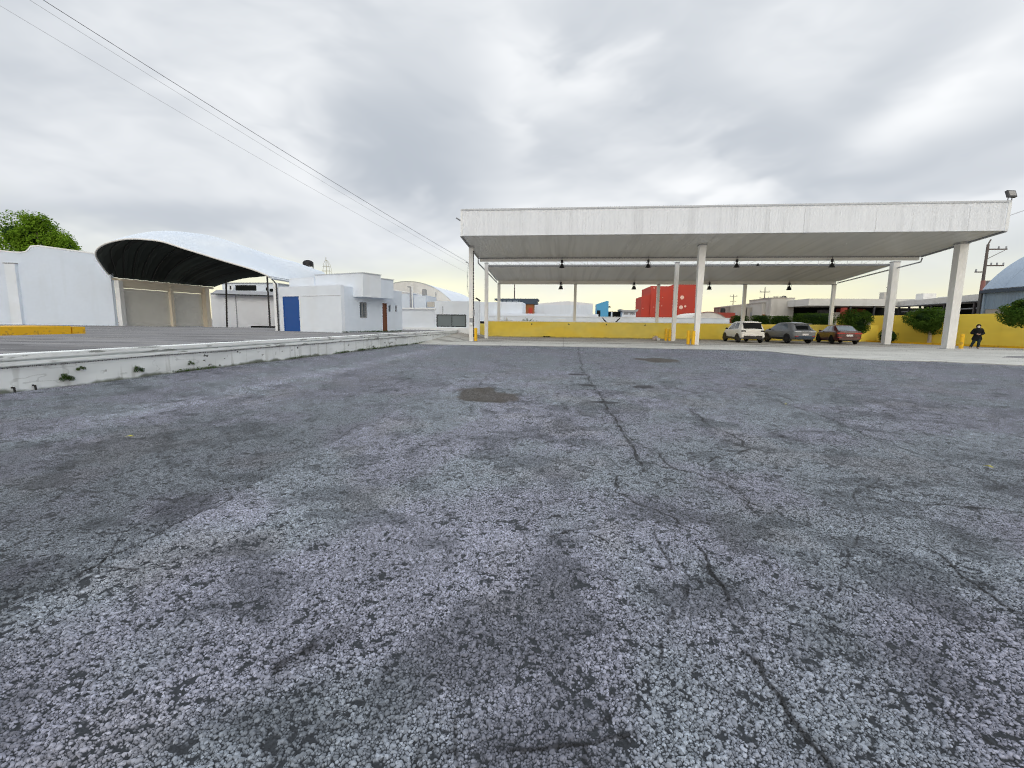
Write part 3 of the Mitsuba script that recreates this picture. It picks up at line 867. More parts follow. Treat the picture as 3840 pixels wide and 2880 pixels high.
part(hs, 'front_wall', wall_with_holes(-5.5, 0, Z0 - .1, HT, [(-5.13, Z0 - .1, -3.60, 2.90)], .25, HS, 'u'), 'plaster_bsdf')
part(hs, 'side_wall', wall_with_holes(.252, 5.3, Z0 - .1, HT - .06, [(1.44, 1.62, 2.06, 2.57), (3.40, Z0 - .1, 3.83, 2.59), (3.97, 2.05, 4.21, 2.47), (4.63, 2.05, 4.80, 2.47)], .22, HS, 'v'), 'plaster_blue_bsdf')  # bluer plaster than the front: the shade of this side is in the colour
part(hs, 'back_wall', HS.box(-5.5, -.222, 5.08, 5.3, Z0 - .1, 3.2), 'plaster_bsdf')
part(hs, 'left_wall', HS.box(-5.5, -5.28, .252, 5.078, Z0 - .1, 3.45), 'plaster_bsdf')
part(hs, 'roof', HS.box(-5.27, -.225, .255, 5.07, 3.12, 3.28), 'plaster_grey_bsdf')
part(hs, 'drip_band', HS.box(-3.4, -.02, -.028, -.001, 2.885, 2.915), 'trim_bsdf')
part(hs, 'upper_box', HS.box(-3.2, .80, .95, 2.46, 2.86, 4.22), 'plaster_bsdf')
part(hs, 'upper_box', HS.box(-2.6, .785, 2.463, 3.60, 2.862, 4.02), 'plaster_blue_bsdf')  # bluish shade of the side face painted in as plaster colour
part(hs, 'upper_box_coping', HS.box(-3.24, .84, .91, 2.50, 4.222, 4.27), 'trim_bsdf')
part(hs, 'upper_box_coping', HS.box(-2.64, .83, 2.503, 3.64, 4.022, 4.07), 'trim_bsdf')
part(hs, 'parapet', HS.box(-5.6, -3.25, .9, 1.1, 3.28, 4.12), 'plaster_bsdf')
part(hs, 'post', HS.box(-5.86, -5.62, -.08, .12, Z0 - .1, 3.75), 'white_paint_bsdf')
part(hs, 'down_pipe', HS(tube([(-5.56, -.06, Z0), (-5.56, -.06, 3.7), (-5.9, -.1, 4.0)], .045, 8)), 'dark_metal_bsdf')
d = part(hs, 'blue_door', HS.box(-5.06, -3.67, .05, .10, Z0, 2.84), 'blue_door_bsdf', label='tall plain blue metal door')
part(d, 'frame', HS(cat(box(-5.13, -5.06, .03, .12, Z0 - .02, 2.90), box(-3.67, -3.60, .03, .12, Z0 - .02, 2.90), box(-5.06, -3.67, .03, .12, 2.84, 2.90))), 'blue_door_bsdf')
part(d, 'handle', HS(tube([(-4.98, .04, 1.62), (-4.98, -.02, 1.62), (-4.90, -.02, 1.62)], .018, 6)), 'rim_bsdf')
d = part(hs, 'brown_door', HS.box(-.12, -.07, 3.44, 3.79, Z0, 2.54), 'brown_door_bsdf', label='narrow brown wooden door')
part(d, 'frame', HS(cat(box(-.14, -.03, 3.40, 3.44, Z0, 2.59), box(-.14, -.03, 3.79, 3.83, Z0, 2.59), box(-.14, -.03, 3.44, 3.79, 2.54, 2.59))), 'brown_door_bsdf')
w = part(hs, 'window', HS.box(-.12, -.10, 1.50, 2.0, 1.68, 2.51), 'glass_bsdf', label='grey framed sliding window with bars')
part(w, 'frame', HS(cat(box(-.14, -.05, 1.44, 1.50, 1.62, 2.57), box(-.14, -.05, 2.0, 2.06, 1.62, 2.57), box(-.14, -.05, 1.5, 2.0, 2.51, 2.57), box(-.14, -.05, 1.5, 2.0, 1.62, 1.68), box(-.13, -.06, 1.73, 1.77, 1.68, 2.51))), 'steel_grey_bsdf')
for v in (1.58, 1.66, 1.84, 1.92):
    part(w, 'bar', HS.box(.005, .02, v - .008, v + .008, 1.60, 2.59), 'steel_grey_bsdf')
w = part(hs, 'window', HS.box(-.12, -.08, 3.97, 4.21, 2.05, 2.47), 'glass_bsdf')
w = part(hs, 'window', HS.box(-.12, -.08, 4.63, 4.80, 2.05, 2.47), 'void_bsdf', label='small dark open vent window')
r_ = np.random.default_rng(5)
uu = r_.uniform(0, 5.2, 900); vv = np.abs(r_.normal(0, .10, 900))
pts = np.array([HS.pt(.03 + b, a, Z0 + .02 + abs(r_.normal(0, .03))) for a, b in zip(uu, vv) if (a > 1.8) or b < .08])
single('house_weeds', leaf_quads(pts, np.tile([.9, -.3, .4], (len(pts), 1)), .07, r_), 'leaf_weed_bsdf', 'low green weeds along the foot of the gate house side wall', 'weeds', kind='stuff')
# roof water tank and mast behind the shelter
tk = thing('water_tank', 'black domed water tank on a roof behind the arched shelter', 'water tank')
a = np.linspace(0, math.pi / 2, 9)
dome = trimesh.creation.revolve(np.array([(0.0, 0.0), (.62, 0), (.62, .35)] + [(.62 * math.cos(t), .35 + .38 * math.sin(t)) for t in a[1:-1]] + [(0, .74)]), sections=24)
dome.apply_translation((-31.1, 54.6, 7.9))
part(tk, 'tank', dome, 'tank_black_bsdf', smooth=40)
part(tk, 'stand', cat([box(-31.1 + a_ * .8 - .05, -31.1 + a_ * .8 + .05, 54.6 + b_ * .8 - .05, 54.6 + b_ * .8 + .05, 0, 7.9) for a_ in (-.5, .5) for b_ in (-.5, .5)]), 'steel_grey_bsdf')
ms = thing('mast', 'thin pale mast with curved stays far behind the gate house', 'mast')
part(ms, 'pole', tube([(-31.65, 60, 0), (-31.65, 60, 9.7)], .035, 6), 'dry_bsdf')
for k, (dx, dy) in enumerate(((.75, 0), (-.5, 0), (.2, .5))):
    part(ms, 'stay', tube([(-31.65 + dx * math.sin(t), 60 + dy * math.sin(t), 7.4 + 1.9 * math.cos(t)) for t in np.linspace(0, 1.6, 9)], .022, 5), 'dry_bsdf')
for z in (7.9, 8.5):
    part(ms, 'ring', tube([(-31.65 + (.55 if z < 8 else .42) * math.cos(t), 60 + .42 * math.sin(t), z) for t in np.linspace(0, 6.283, 13)], .018, 5), 'dry_bsdf')

# ------------------------------------------------------------------ white buildings between the gate house and the canopy
gw = thing('gate_wall', 'white wall with a wide grey sheet gate at the end of the raised pavement', 'wall')
part(gw, 'wall_face', wall_with_holes(-11.28, -7.3, .3, 3.2, [(-11.14, .97, -8.48, 2.05)], .25, Frame((0, 40.0), 0), 'u'), 'plaster_bsdf')
part(gw, 'plinth', box(-14.3, -7.35, 39.86, 39.998, .4, .90), 'white_paint_bsdf')
gt = part(gw, 'gate', box(-11.05, -8.57, 40.08, 40.12, 1.05, 1.97), 'gate_bsdf', label='grey sheet metal gate with a dark frame')
part(gt, 'frame', cat(box(-11.14, -11.05, 40.03, 40.16, .97, 2.05), box(-8.57, -8.48, 40.03, 40.16, .97, 2.05), box(-11.05, -8.57, 40.03, 40.16, 1.97, 2.05), box(-11.05, -8.57, 40.03, 40.16, .97, 1.05), box(-9.80, -9.75, 40.05, 40.14, 1.05, 1.97)), 'gate_frame_bsdf')
part(gw, 'conduit', tube([(-10.55, 39.96, 2.1), (-10.55, 39.96, 2.75)], .025, 6), 'steel_grey_bsdf')
lb = thing('low_building', 'low white flat building between the gate house and the grey gate', 'building')
part(lb, 'wall', box(-15.5, -11.3, 40.02, 44, .3, 2.46), 'plaster_bsdf')
part(lb, 'roof_slab', box(-15.6, -11.20, 39.82, 44.2, 2.462, 2.60), 'white_paint_bsdf')
rb = thing('roof_room', 'pale bluish block behind the low white building, nearer the gate house', 'building', 'blocks behind the low building')
part(rb, 'wall', box(-18.3, -16.2, 48, 52, 0, 4.3), 'plaster_blue_bsdf')
part(rb, 'roof', prism_y([(-18.9, 4.75), (-16.1, 4.32), (-16.1, 4.42), (-18.9, 4.87)], 47.8, 52.2), 'white_paint_bsdf')
rb = thing('roof_room', 'pale bluish block behind the low white building, with a duct on top', 'building', 'blocks behind the low building')
part(rb, 'wall', box(-15.8, -14.45, 48, 52, 0, 4.12), 'plaster_blue_bsdf')
part(rb, 'duct', box(-14.85, -14.5, 47.9, 48.5, 4.122, 4.75), 'steel_grey_bsdf')
part(rb, 'louvre', box(-14.3, -13.6, 47.9, 48.4, 2.9, 3.45), 'tan_light_bsdf')
for i, (x, z, mt, lab) in enumerate(((-16.02, 4.95, 'steel_grey_bsdf', 'grey flue pipe with a hood behind the low building'), (-15.83, 5.0, 'white_paint_bsdf', 'pale flue pipe close beside the hooded one'))):
    f_ = thing('flue_pipe', lab, 'pipe', 'flue pipes')
    part(f_, 'pipe', tube([(x, 47.7, 2), (x, 47.7, z)], .08, 8), mt, smooth=40)
    if i == 0:
        part(f_, 'hood', box(x - .30, x - .02, 47.55, 47.85, z - .05, z + .06), 'steel_grey_bsdf')
ab = thing('arched_warehouse', 'white warehouse with a rounded roof behind the gate house', 'warehouse')
ang = np.linspace(math.radians(22), math.radians(158), 29)
R_ = 9.9
arc = [(-25.6 + R_ * math.cos(t) * 1.0, -2.1 + R_ * math.sin(t)) for t in ang]
part(ab, 'gable', prism_y([(arc[0][0], 0)] + arc + [(arc[-1][0], 0)], 75, 75.3), 'roof_pale_bsdf')
part(ab, 'roof', grid_mesh(np.array([[(x, y, z + .06) for y in (74.9, 100)] for x, z in [( -25.6 + (x + 25.6) * 1.004, z) for x, z in arc]])), 'canvas_out_bsdf', smooth=True)
part(ab, 'pipe', tube([(-20.9, 74.9, 4.0), (-20.9, 74.9, 6.1)], .06, 6), 'steel_grey_bsdf')
wb = thing('long_building', 'long white building standing behind the low yellow wall', 'building')
part(wb, 'wall', box(-22, -5.6, 62, 74, 0, 4.05), 'plaster_bsdf')
part(wb, 'wall', box(-5.58, 4.45, 75, 90, 0, 4.2), 'plaster_bsdf')
part(wb, 'gable', prism_y([(-5.6, 4.2), (4.5, 4.2), (4.5, 4.42), (.4, 4.8), (-3.8, 4.42), (-5.6, 4.3)], 75.02, 89.9), 'plaster_grey_bsdf')
part(wb, 'skirt', box(-9.6, 4.4, 61.6, 61.9, 0, 2.55), 'plaster_bsdf')

# ------------------------------------------------------------------ the two canopies
KS, YF = -.090, 33.4


def under(y):
    return 6.80 + KS * (y - YF)


def corr_sheet(x0, x1, ya, za, yb, zb, depth, pitch, normal):
    """A corrugated sheet panel from x0 to x1 between the lines (ya, za) and (yb, zb)."""
    n = max(1, int(round((x1 - x0) / pitch)))
    xs, off = [], []
    for i in range(n):
        w = (x1 - x0) / n
        for t, o in ((0, 0), (.35, 0), (.5, 1), (.85, 1)):
            xs.append(x0 + (i + t) * w); off.append(o * depth)
    xs.append(x1 - .004); off.append(0)
    xs, off, normal = np.array(xs), np.array(off), np.asarray(normal, float)
    P = np.zeros((len(xs), 2, 3))
    for j, (y, z) in enumerate(((ya, za), (yb, zb))):
        P[:, j] = np.stack([xs, xs * 0 + y, xs * 0 + z], 1) + off[:, None] * normal
    return grid_mesh(P)


cf = thing('front_canopy', 'large white steel canopy with a deep ribbed fascia, nearest the yard', 'canopy')
X0, X1, YA, YB = -6.82, 25.30, 30.8, 37.2
rng = np.random.default_rng(21)
nx = 32
for i in range(nx):
    a, b = X0 + (X1 - X0) * i / nx, X0 + (X1 - X0) * (i + 1) / nx
    part(cf, 'fascia_panel', corr_sheet(a, b, YA - rng.uniform(0, .012), 8.60, YA - rng.uniform(0, .012), under(YA) - .01, .014, .33, (0, -1, 0)), 'fascia_bsdf')
for i in range(nx):
    a, b = X0 + .02 + (X1 - X0 - .04) * i / nx, X0 + .02 + (X1 - X0 - .04) * (i + 1) / nx
    dz = rng.uniform(0, .012)
    part(cf, 'ceiling_panel', corr_sheet(a, b, YA + .02, under(YA) + dz, YB, under(YB) + dz, .016, .25, (0, 0, -1)), 'ceiling_bsdf')
part(cf, 'fascia_cap', box(X0 - .04, X1 + .06, YA - .07, YA + .12, 8.602, 8.70), 'trim_bsdf')
part(cf, 'corner_trim', box(X0 - .06, X0 + .10, YA - .05, YA + .06, under(YA) - .03, 8.60), 'white_paint_bsdf')
part(cf, 'corner_trim', box(X1 - .08, X1 + .10, YA - .05, YA + .06, under(YA) - .03, 8.60), 'white_paint_bsdf')
for x, s in ((X0 - .03, -1), (X1 + .03, 1)):
    sd_ = trimesh.Trimesh([[x, YA, under(YA)], [x, YB, under(YB)], [x, YB, 7.5], [x, YA, 8.6]], [[0, 1, 2], [0, 2, 3]], process=False)
    part(cf, 'side_fascia', sd_, 'fascia_bsdf')
    part(cf, 'edge_trim', tube([(x + s * .02, YA, under(YA) - .04), (x + s * .02, YB, under(YB) - .04)], .06, 6), 'steel_grey_bsdf')
part(cf, 'roof', trimesh.Trimesh([[X0, YA + .1, 8.45], [X1, YA + .1, 8.45], [X1, YB, 7.4], [X0, YB, 7.4]], [[0, 1, 2], [0, 2, 3]], process=False), 'roof_pale_bsdf')
part(cf, 'rear_beam', box(X0 + .05, X1 - .05, YB + .002, YB + .22, under(YB) - .27, under(YB) + .9), 'steel_white_bsdf')
part(cf, 'rear_gutter', box(X0, X1, YB - .10, YB - .002, under(YB) - .07, under(YB) - .02), 'steel_grey_bsdf')


def column(parent, x, y, w0, w1, z1, label=None):
    """A welded box column, a little wider at the top, with a base plate and a capital."""
    c = trimesh.creation.box((1, 1, 1)); v = np.array(c.vertices)
    top = v[:, 2] > 0
    w = np.where(top, w1, w0)
    c.vertices = np.stack([x + v[:, 0] * w, y + v[:, 1] * w, np.where(top, z1, .03)], 1)
    k = part(parent, 'column', c, 'steel_white_bsdf', label=label)
    part(k, 'base_plate', box(x - w0 * .72, x + w0 * .72, y - w0 * .72, y + w0 * .72, .012, .045), 'steel_grey_bsdf')
    part(k, 'capital', box(x - w1 * .56, x + w1 * .56, y - w1 * .56, y + w1 * .56, z1 - .10, z1 - .03), 'steel_grey_bsdf')
    return k


c1 = column(cf, -6.72, 33.55, .29, .31, under(33.55))
column(cf, 9.12, 33.4, .28, .46, under(33.4))
column(cf, 25.12, 33.5, .50, .50, under(33.5))
# service pipe, meter boxes and lamp on the left column
part(c1, 'service_pipe', tube([(-6.53, 33.35, .35), (-6.53, 33.35, 6.45)], .032, 8), 'dark_metal_bsdf')
part(c1, 'meter_box', box(-6.80, -6.56, 33.28, 33.40, 1.42, 1.72), 'steel_grey_bsdf')
part(c1, 'meter_box', box(-6.56, -6.44, 33.26, 33.38, 1.9, 2.3), 'steel_grey_bsdf')
part(c1, 'meter_box', tube([(-6.70, 33.30, 1.30), (-6.70, 33.24, 1.30)], .11, 14), 'white_paint_bsdf')
part(c1, 'insulator', tube([(-6.9, 33.45, 5.6), (-7.1, 33.4, 5.66)], .03, 6), 'steel_grey_bsdf')
for s in (0, .5):
    part(c1, 'wire', tube([(-6.9 - .05 * s, 33.4, 5.6), (-6.98, 33.36, 4.6 - s), (-6.9, 33.36, 3.2)], .01, 5), 'thin_cable_bsdf')
fl = thing('flood_light', 'small black floodlight bracketed on the left front column of the canopy', 'floodlight')
part(fl, 'bracket', tube([(-6.56, 33.5, 3.18), (-6.30, 33.5, 3.1)], .02, 6), 'black_bsdf')
m = box(-.17, .17, -.12, .12, -.05, .05); m.apply_transform(trimesh.transformations.rotation_matrix(.6, [0, 1, 0])); m.apply_translation((-6.22, 33.5, 3.05))
part(fl, 'lamp', m, 'black_bsdf')
fl = thing('flood_light', 'large square floodlight on top of the right end of the canopy fascia', 'floodlight')
part(fl, 'bracket', cat(tube([(25.15, 30.75, 8.70), (25.15, 30.75, 8.92)], .025, 6), tube([(25.35, 30.75, 8.70), (25.35, 30.75, 8.92)], .025, 6)), 'dark_metal_bsdf')
Ft = Frame((25.28, 30.75, 9.05), 12)
rot = trimesh.transformations.rotation_matrix(-.35, [1, 0, 0])


def rt(m):
    m.apply_transform(rot); return Ft(m)


part(fl, 'lamp_body', rt(box(-.27, .27, -.06, .08, -.20, .20)), 'dark_metal_bsdf')
part(fl, 'lens', rt(box(-.21, .21, -.075, -.061, -.14, .14)), 'lens_bsdf')
cm = thing('security_camera', 'small camera sticking out of the left end of the canopy fascia', 'camera')
part(cm, 'body', tube([(-6.92, 31.0, 8.02), (-7.18, 30.8, 8.16)], .05, 8), 'steel_grey_bsdf')
part(cm, 'arm', tube([(-6.85, 31.1, 7.96), (-6.95, 31.0, 8.02)], .02, 6), 'steel_grey_bsdf')

# rear canopy with its lattice girder
cr = thing('rear_canopy', 'lower rear canopy with a sloping ribbed ceiling and a lattice girder along its front', 'canopy')
RY0, RY1 = 40.3, 47.3
for i in range(nx):
    a, b = X0 + .02 + (X1 - X0 - .04) * i / nx, X0 + .02 + (X1 - X0 - .04) * (i + 1) / nx
    dz = rng.uniform(0, .012)
    part(cr, 'ceiling_panel', corr_sheet(a, b, RY0, under(RY0) + dz, RY1, under(RY1) + dz, .016, .25, (0, 0, -1)), 'ceiling_bsdf')
part(cr, 'roof', trimesh.Trimesh([[X0, RY0, under(RY0) + .12], [X1, RY0, under(RY0) + .12], [X1, RY1, under(RY1) + .12], [X0, RY1, under(RY1) + .12]], [[0, 1, 2], [0, 2, 3]], process=False), 'roof_pale_bsdf')
part(cr, 'rear_beam', box(X0 + .1, X1 - .1, RY1 + .002, RY1 + .20, under(RY1) - .32, under(RY1) + .12), 'steel_white_bsdf')
part(cr, 'front_edge', box(X0, X1, RY0 - .05, RY0 - .002, under(RY0) - .05, under(RY0) + .12), 'steel_grey_bsdf')
gz0, gz1, gy = under(40.2) + .02, 6.78, 40.05
part(cr, 'girder_chord', box(X0, X1, gy - .05, gy + .05, gz0 - .06, gz0 + .03), 'steel_grey_bsdf')
part(cr, 'girder_chord', box(X0, X1, gy - .05, gy + .05, gz1 - .05, gz1 + .05), 'steel_white_bsdf')
ng = 30
for i in range(ng + 1):
    x = X0 + .1 + (X1 - X0 - .2) * i / ng
    part(cr, 'girder_upright', box(x - .018, x + .018, gy - .02, gy + .02, gz0 + .03, gz1 - .05), 'steel_white_bsdf')
    if i < ng:
        x2 = X0 + .1 + (X1 - X0 - .2) * (i + 1) / ng
        za_, zb_ = (gz1 - .06, gz0 + .04) if i < ng // 2 else (gz0 + .04, gz1 - .06)
        part(cr, 'girder_brace', tube([(x + .02, gy, za_), (x2 - .02, gy, zb_)], .022, 5), 'steel_white_bsdf')
for x, w in ((-6.66, .28), (9.0, .30), (25.3, .46)):
    column(cr, x, 39.75, w, w, 6.42)
for x in (-6.6, 1.02, 9.0, 17.0, 24.9):
    column(cr, x, 47.0, .27, .27, under(47) - .3)
for s, x in ((-1, X0 - .04), (1, X1 + .04)):
    part(cr, 'edge_pipe', tube([(x + s * .03, YB - .1, under(YB) - .14), (x + s * .03, YB, under(YB) - .40), (x, RY1, under(RY1) - .16)], .05, 8), 'steel_grey_bsdf')
    part(cr, 'side_fascia', trimesh.Trimesh([[x, RY0, under(RY0) - .03], [x, RY1, under(RY1) - .03], [x, RY1, under(RY1) + .14], [x, RY0, under(RY0) + .14]], [[0, 1, 2], [0, 2, 3]], process=False), 'fascia_bsdf')

# hanging bell lamps, four under each canopy
bell = trimesh.creation.revolve(np.array([(0, .02), (.05, .0), (.085, -.06), (.20, -.30), (.215, -.33), (.20, -.335), (.08, -.09), (0, -.06)]), sections=20)
gear = trimesh.creation.revolve(np.array([(0, .30), (.07, .29), (.085, .25), (.085, .07), (.05, .03), (0, .03)]), sections=14)
rod = cat(tube([(0, 0, .29), (0, 0, .52)], .018, 6), tube([(-.16, 0, .10), (-.16, 0, -.18)], .012, 5), tube([(.16, 0, .10), (.16, 0, -.18)], .012, 5), tube([(-.16, 0, .10), (.16, 0, .10)], .012, 5))
bulb = trimesh.creation.icosphere(2, .07); bulb.apply_translation((0, 0, -.17))
bell_d, gear_d, rod_d, bulb_d = mikit.ply(bell, 'black_bsdf', smooth=40), mikit.ply(gear, 'black_bsdf', smooth=40), mikit.ply(rod, 'black_bsdf'), mikit.ply(bulb, 'lens_bsdf', smooth=True)
for row, (y, zt, xs_, what) in enumerate(((36.95, under(36.95), (-.28, 6.23, 12.65, 19.28), 'front'), (46.9, under(46.9), (-.41, 6.66, 13.71, 20.91), 'rear'))):
    for k, x in enumerate(xs_):
        lp = thing('bell_lamp', f"black bell lamp under the rear edge of the {what} canopy, {('leftmost', 'second from the left', 'third from the left', 'rightmost')[k]}", 'lamp', 'bell lamps under the canopies')
        tw = T().translate([x, y, zt - .50]).scale([1.0, 1.0, .95] if row == 0 else [1.1, 1.1, 1.1])
        for nm, dd in (('shade', bell_d), ('gear', gear_d), ('hanger', rod_d), ('bulb', bulb_d)):
            scene[numbered(f'{lp}__{nm}')] = {**dd, 'to_world': tw}
sp = thing('loud_speaker', 'small black loudspeaker hanging from the girder between two bell lamps', 'loudspeaker')
part(sp, 'horn', trimesh.Trimesh(np.array(bell.vertices) * .6 + [15.3, 39.95, gz0 + .12], bell.faces), 'black_bsdf', smooth=40)

# yellow bollards beside the columns
bol = trimesh.creation.revolve(np.array([(0, 0), (.105, 0), (.105, .93), (.10, .965), (.07, .99), (0, 1.0)]), sections=24)
foot = trimesh.creation.revolve(np.array([(0, 0), (.16, 0), (.16, .03), (.12, .045), (.106, .05)]), sections=20)
bol_d, foot_d = mikit.ply(bol, 'yellow_paint_bsdf', smooth=40), mikit.ply(foot, 'concrete_bsdf', smooth=40)
for (x, y, s, lab) in ((-6.36, 33.30, 1.0, 'yellow steel bollard beside the left front canopy column'), (8.50, 33.05, 1.02, 'yellow bollard beside the middle front column, left of its pair'), (8.74, 32.75, 1.0, 'yellow bollard beside the middle front column, nearer of its pair'),
                       (8.36, 39.5, 1.05, 'yellow bollard by the second row middle column, left of its pair'), (8.62, 39.3, 1.0, 'yellow bollard by the second row middle column, right of its pair'),
                       (25.60, 33.1, 1.0, 'yellow bollard beside the right front canopy column, near the person')):
    b_ = thing('bollard', lab, 'bollard', 'yellow bollards at the canopy columns')
    tw = T().translate([x, y, .022]).scale([1.1, 1.1, s])
    scene[f'{b_}__post'] = {**bol_d, 'to_world': tw}
    scene[f'{b_}__footing'] = {**foot_d, 'to_world': tw}

# small clutter on the slab
for k, (x, y, sx, sz, mt, lab) in enumerate(((7.75, 41.2, .16, .30, 'litter_bsdf', 'pale bucket standing left of the clutter by the bollards'), (8.05, 40.9, .15, .22, 'mask_bsdf', 'white paint tin lying by the bollards'), (7.95, 41.5, .20, .38, 'litter_bsdf', 'pinkish sack behind the tins by the bollards'))):
    pr = [(0, 0), (sx * .85, 0), (sx, sz), (sx * 1.05, sz), (sx * .9, sz - .01), (sx * .75, .04), (0, .03)] if k < 2 else [(0, 0), (sx, .02), (sx * 1.1, sz * .4), (sx * .7, sz * .85), (sx * .25, sz), (0, sz * .98)]
    m = trimesh.creation.revolve(np.array(pr), sections=16); m.apply_translation((x, y, .022))
    b_ = thing('bucket' if k == 0 else 'paint_tin' if k == 1 else 'sack', lab, ('bucket', 'paint tin', 'sack')[k])
    part(b_, 'body', m, mt, smooth=40)
    if k < 2:
        part(b_, 'handle', tube([(x + sx * math.cos(t), y - .02, .022 + sz + sx * .7 * math.sin(t) - .02) for t in np.linspace(0, math.pi, 9)], .008, 5), 'dark_metal_bsdf')

# ------------------------------------------------------------------ low yellow wall behind the canopies and what grows over it
ly = thing('low_yellow_wall', 'long low yellow wall running behind the canopies', 'wall')
YW = 45.2
part(ly, 'wall_face', wall_with_holes(-9.2, 28.0, -.05, 1.50, [(-8.45, 1.26, -7.80, 1.5)], .2, Frame((0, YW), 0), 'u'), 'yellow_wall_bsdf')
part(ly, 'coping', box(-7.75, 16.2, YW - .02, YW + .22, 1.502, 1.56), 'white_paint_bsdf')
part(ly, 'recess', box(-8.44, -7.81, YW + .12, YW + .19, 1.27, 1.49), 'void_bsdf')
part(ly, 'pier', box(24.65, 25.45, YW - .15, YW + .35, 0, 2.08), 'yellow_wall_bsdf')
part(ly, 'drain_hole', box(-2.0, -1.3, YW - .03, YW + .0, .03, .12), 'void_bsdf')
for x in (-3.1, .45, 4.0, 7.6):
    part(ly, 'wall_lamp', box(x - .05, x + .05, YW - .08, YW - .001, 1.22, 1.34), 'dark_metal_bsdf')
ww = thing('white_yard_wall', 'white wall standing a little way behind the low yellow wall', 'wall')
part(ww, 'wall_face', box(-9.4, 19.5, 58, 58.25, 0, 2.12), 'plaster_bsdf')
part(ww, 'coping', box(-9.5, 19.6, 57.92, 58.32, 2.122, 2.19), 'white_paint_bsdf')
part(ww, 'hatch', box(-.95, .22, 57.93, 57.999, 1.2, 1.86), 'plaster_grey_bsdf')


def blade(base, tip, w, bend, seed):
    r = np.random.default_rng(seed)
    base, tip = np.asarray(base, float), np.asarray(tip, float)
    t = np.linspace(0, 1, 7)[:, None]
    mid = base + (tip - base) * t + np.array([0, 0, -bend]) * (t ** 2)
    side = np.cross(tip - base, [0, 0, 1.0]); side /= np.linalg.norm(side) + 1e-9
    ww_ = w * np.array([.6, 1, 1, .9, .7, .4, .03])[:, None]
    P = np.stack([mid - side * ww_, mid + [0, 0, -.02], mid + side * ww_], 1)
    return grid_mesh(P)


for j, (x, y, n, h, lab, mt) in enumerate(((-3.55, 46.1, 15, .62, 'green spiky agave showing over the low yellow wall', 'leaf_ficus_bsdf'), (-2.9, 46.2, 9, .38, 'small low agave right of the tall one over the yellow wall', 'leaf_ficus_bsdf'),
                                           (-5.7, 46.0, 8, .60, 'dry thin agave leaves over the left end of the yellow wall', 'dry_bsdf'))):
    g = thing('agave', lab, 'agave', 'agaves behind the yellow wall')
    rr = np.random.default_rng(80 + j)
    for k in range(n):
        a = rr.uniform(0, 6.283); e = rr.uniform(.25, 1.3)
        part(g, 'leaf', blade((x + .1 * math.cos(a), y, 1.35), (x + h * math.cos(a) * math.cos(e) * 1.3, y + .5 * h * math.sin(a) * math.cos(e), 1.35 + h * (.35 + math.sin(e))), .05, .15, k), mt)
    part(g, 'stem', tube([(x, y, 0), (x, y, 1.4)], .09, 8), 'bark_bsdf')
for j, (x0, x1, lab) in enumerate(((4.15, 3.72, 'thick dark bare stem leaning left over the yellow wall'), (4.95, 5.42, 'thick dark bare stem leaning right over the yellow wall'))):
    g = thing('bare_stem', lab, 'plant', 'bare stems over the yellow wall')
    part(g, 'stem', limb((x0, 46.5, .2), (x0, 46.5, 1.45), .09, .08, 5), 'black_bsdf')
    part(g, 'branch', limb((x0, 46.5, 1.45), (x1, 46.6, 1.95), .075, .05, 6), 'black_bsdf')

# ------------------------------------------------------------------ things beyond the yellow wall
nc = thing('service_canopy', 'dark blue flat roofed service canopy beyond the yellow wall', 'canopy')
part(nc, 'roof_slab', box(-10.2, -3.85, 68, 72, 4.55, 4.80), 'navy_bsdf')
part(nc, 'deep_fascia', box(-6.4, -3.95, 67.9, 71, 4.02, 4.548), 'navy_bsdf')
part(nc, 'clerestory', box(-9.3, -6.5, 68.3, 71.8, 4.1, 4.548), 'pale_glass_bsdf')
for x in (-9.0, -8.5, -7.6, -6.7):
    part(nc, 'mullion', box(x - .05, x + .05, 68.2, 68.299, 4.1, 4.54), 'navy_bsdf')
part(nc, 'core', box(-5.72, -4.5, 68.2, 71, 0, 4.018), 'orange_bsdf')
part(nc, 'door', box(-5.2, -4.62, 68.1, 68.198, 2.4, 3.5), 'red_wall_bsdf')
part(nc, 'wall', box(-9.4, -5.74, 68.4, 71, 0, 4.05), 'plaster_bsdf')
bk = thing('blue_kiosk', 'bright blue kiosk with a slanted top beyond the white wall', 'kiosk')
part(bk, 'body', prism_y([(4.45, 0), (6.05, 0), (6.05, 4.42), (5.75, 4.45), (4.45, 4.02)], 66, 69), 'blue_bsdf')
part(bk, 'opening', box(4.50, 4.95, 65.93, 65.998, 2.2, 3.15), 'void_bsdf')
part(bk, 'lamp', box(6.06, 6.35, 66.1, 66.4, 3.55, 3.75), 'black_bsdf')
ds = thing('dark_shed', 'dark open shed opening right of the blue kiosk', 'shed')
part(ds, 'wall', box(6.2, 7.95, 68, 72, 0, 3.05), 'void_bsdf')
part(ds, 'post', box(6.6, 6.8, 67.8, 67.998, 0, 3.0), 'plaster_bsdf')
wk = thing('white_kiosk', 'small white kiosk with a dark overhanging roof beyond the white wall', 'kiosk')
part(wk, 'wall', box(7.95, 9.8, 66, 69, 0, 2.95), 'plaster_bsdf')
part(wk, 'window', box(8.2, 8.7, 65.93, 65.998, 2.62, 2.85), 'steel_grey_bsdf')
part(wk, 'window', box(9.0, 9.6, 65.93, 65.998, 2.62, 2.85), 'steel_grey_bsdf')
part(wk, 'roof', prism_y([(7.65, 3.35), (8.2, 3.22), (9.5, 3.22), (10.05, 3.35), (10.0, 3.12), (9.8, 2.96), (7.95, 2.96), (7.7, 3.12)], 65.6, 69.2), 'steel_grey_bsdf')
rd = thing('red_building', 'tall windowless red building with pale round marks beyond the canopies', 'building')
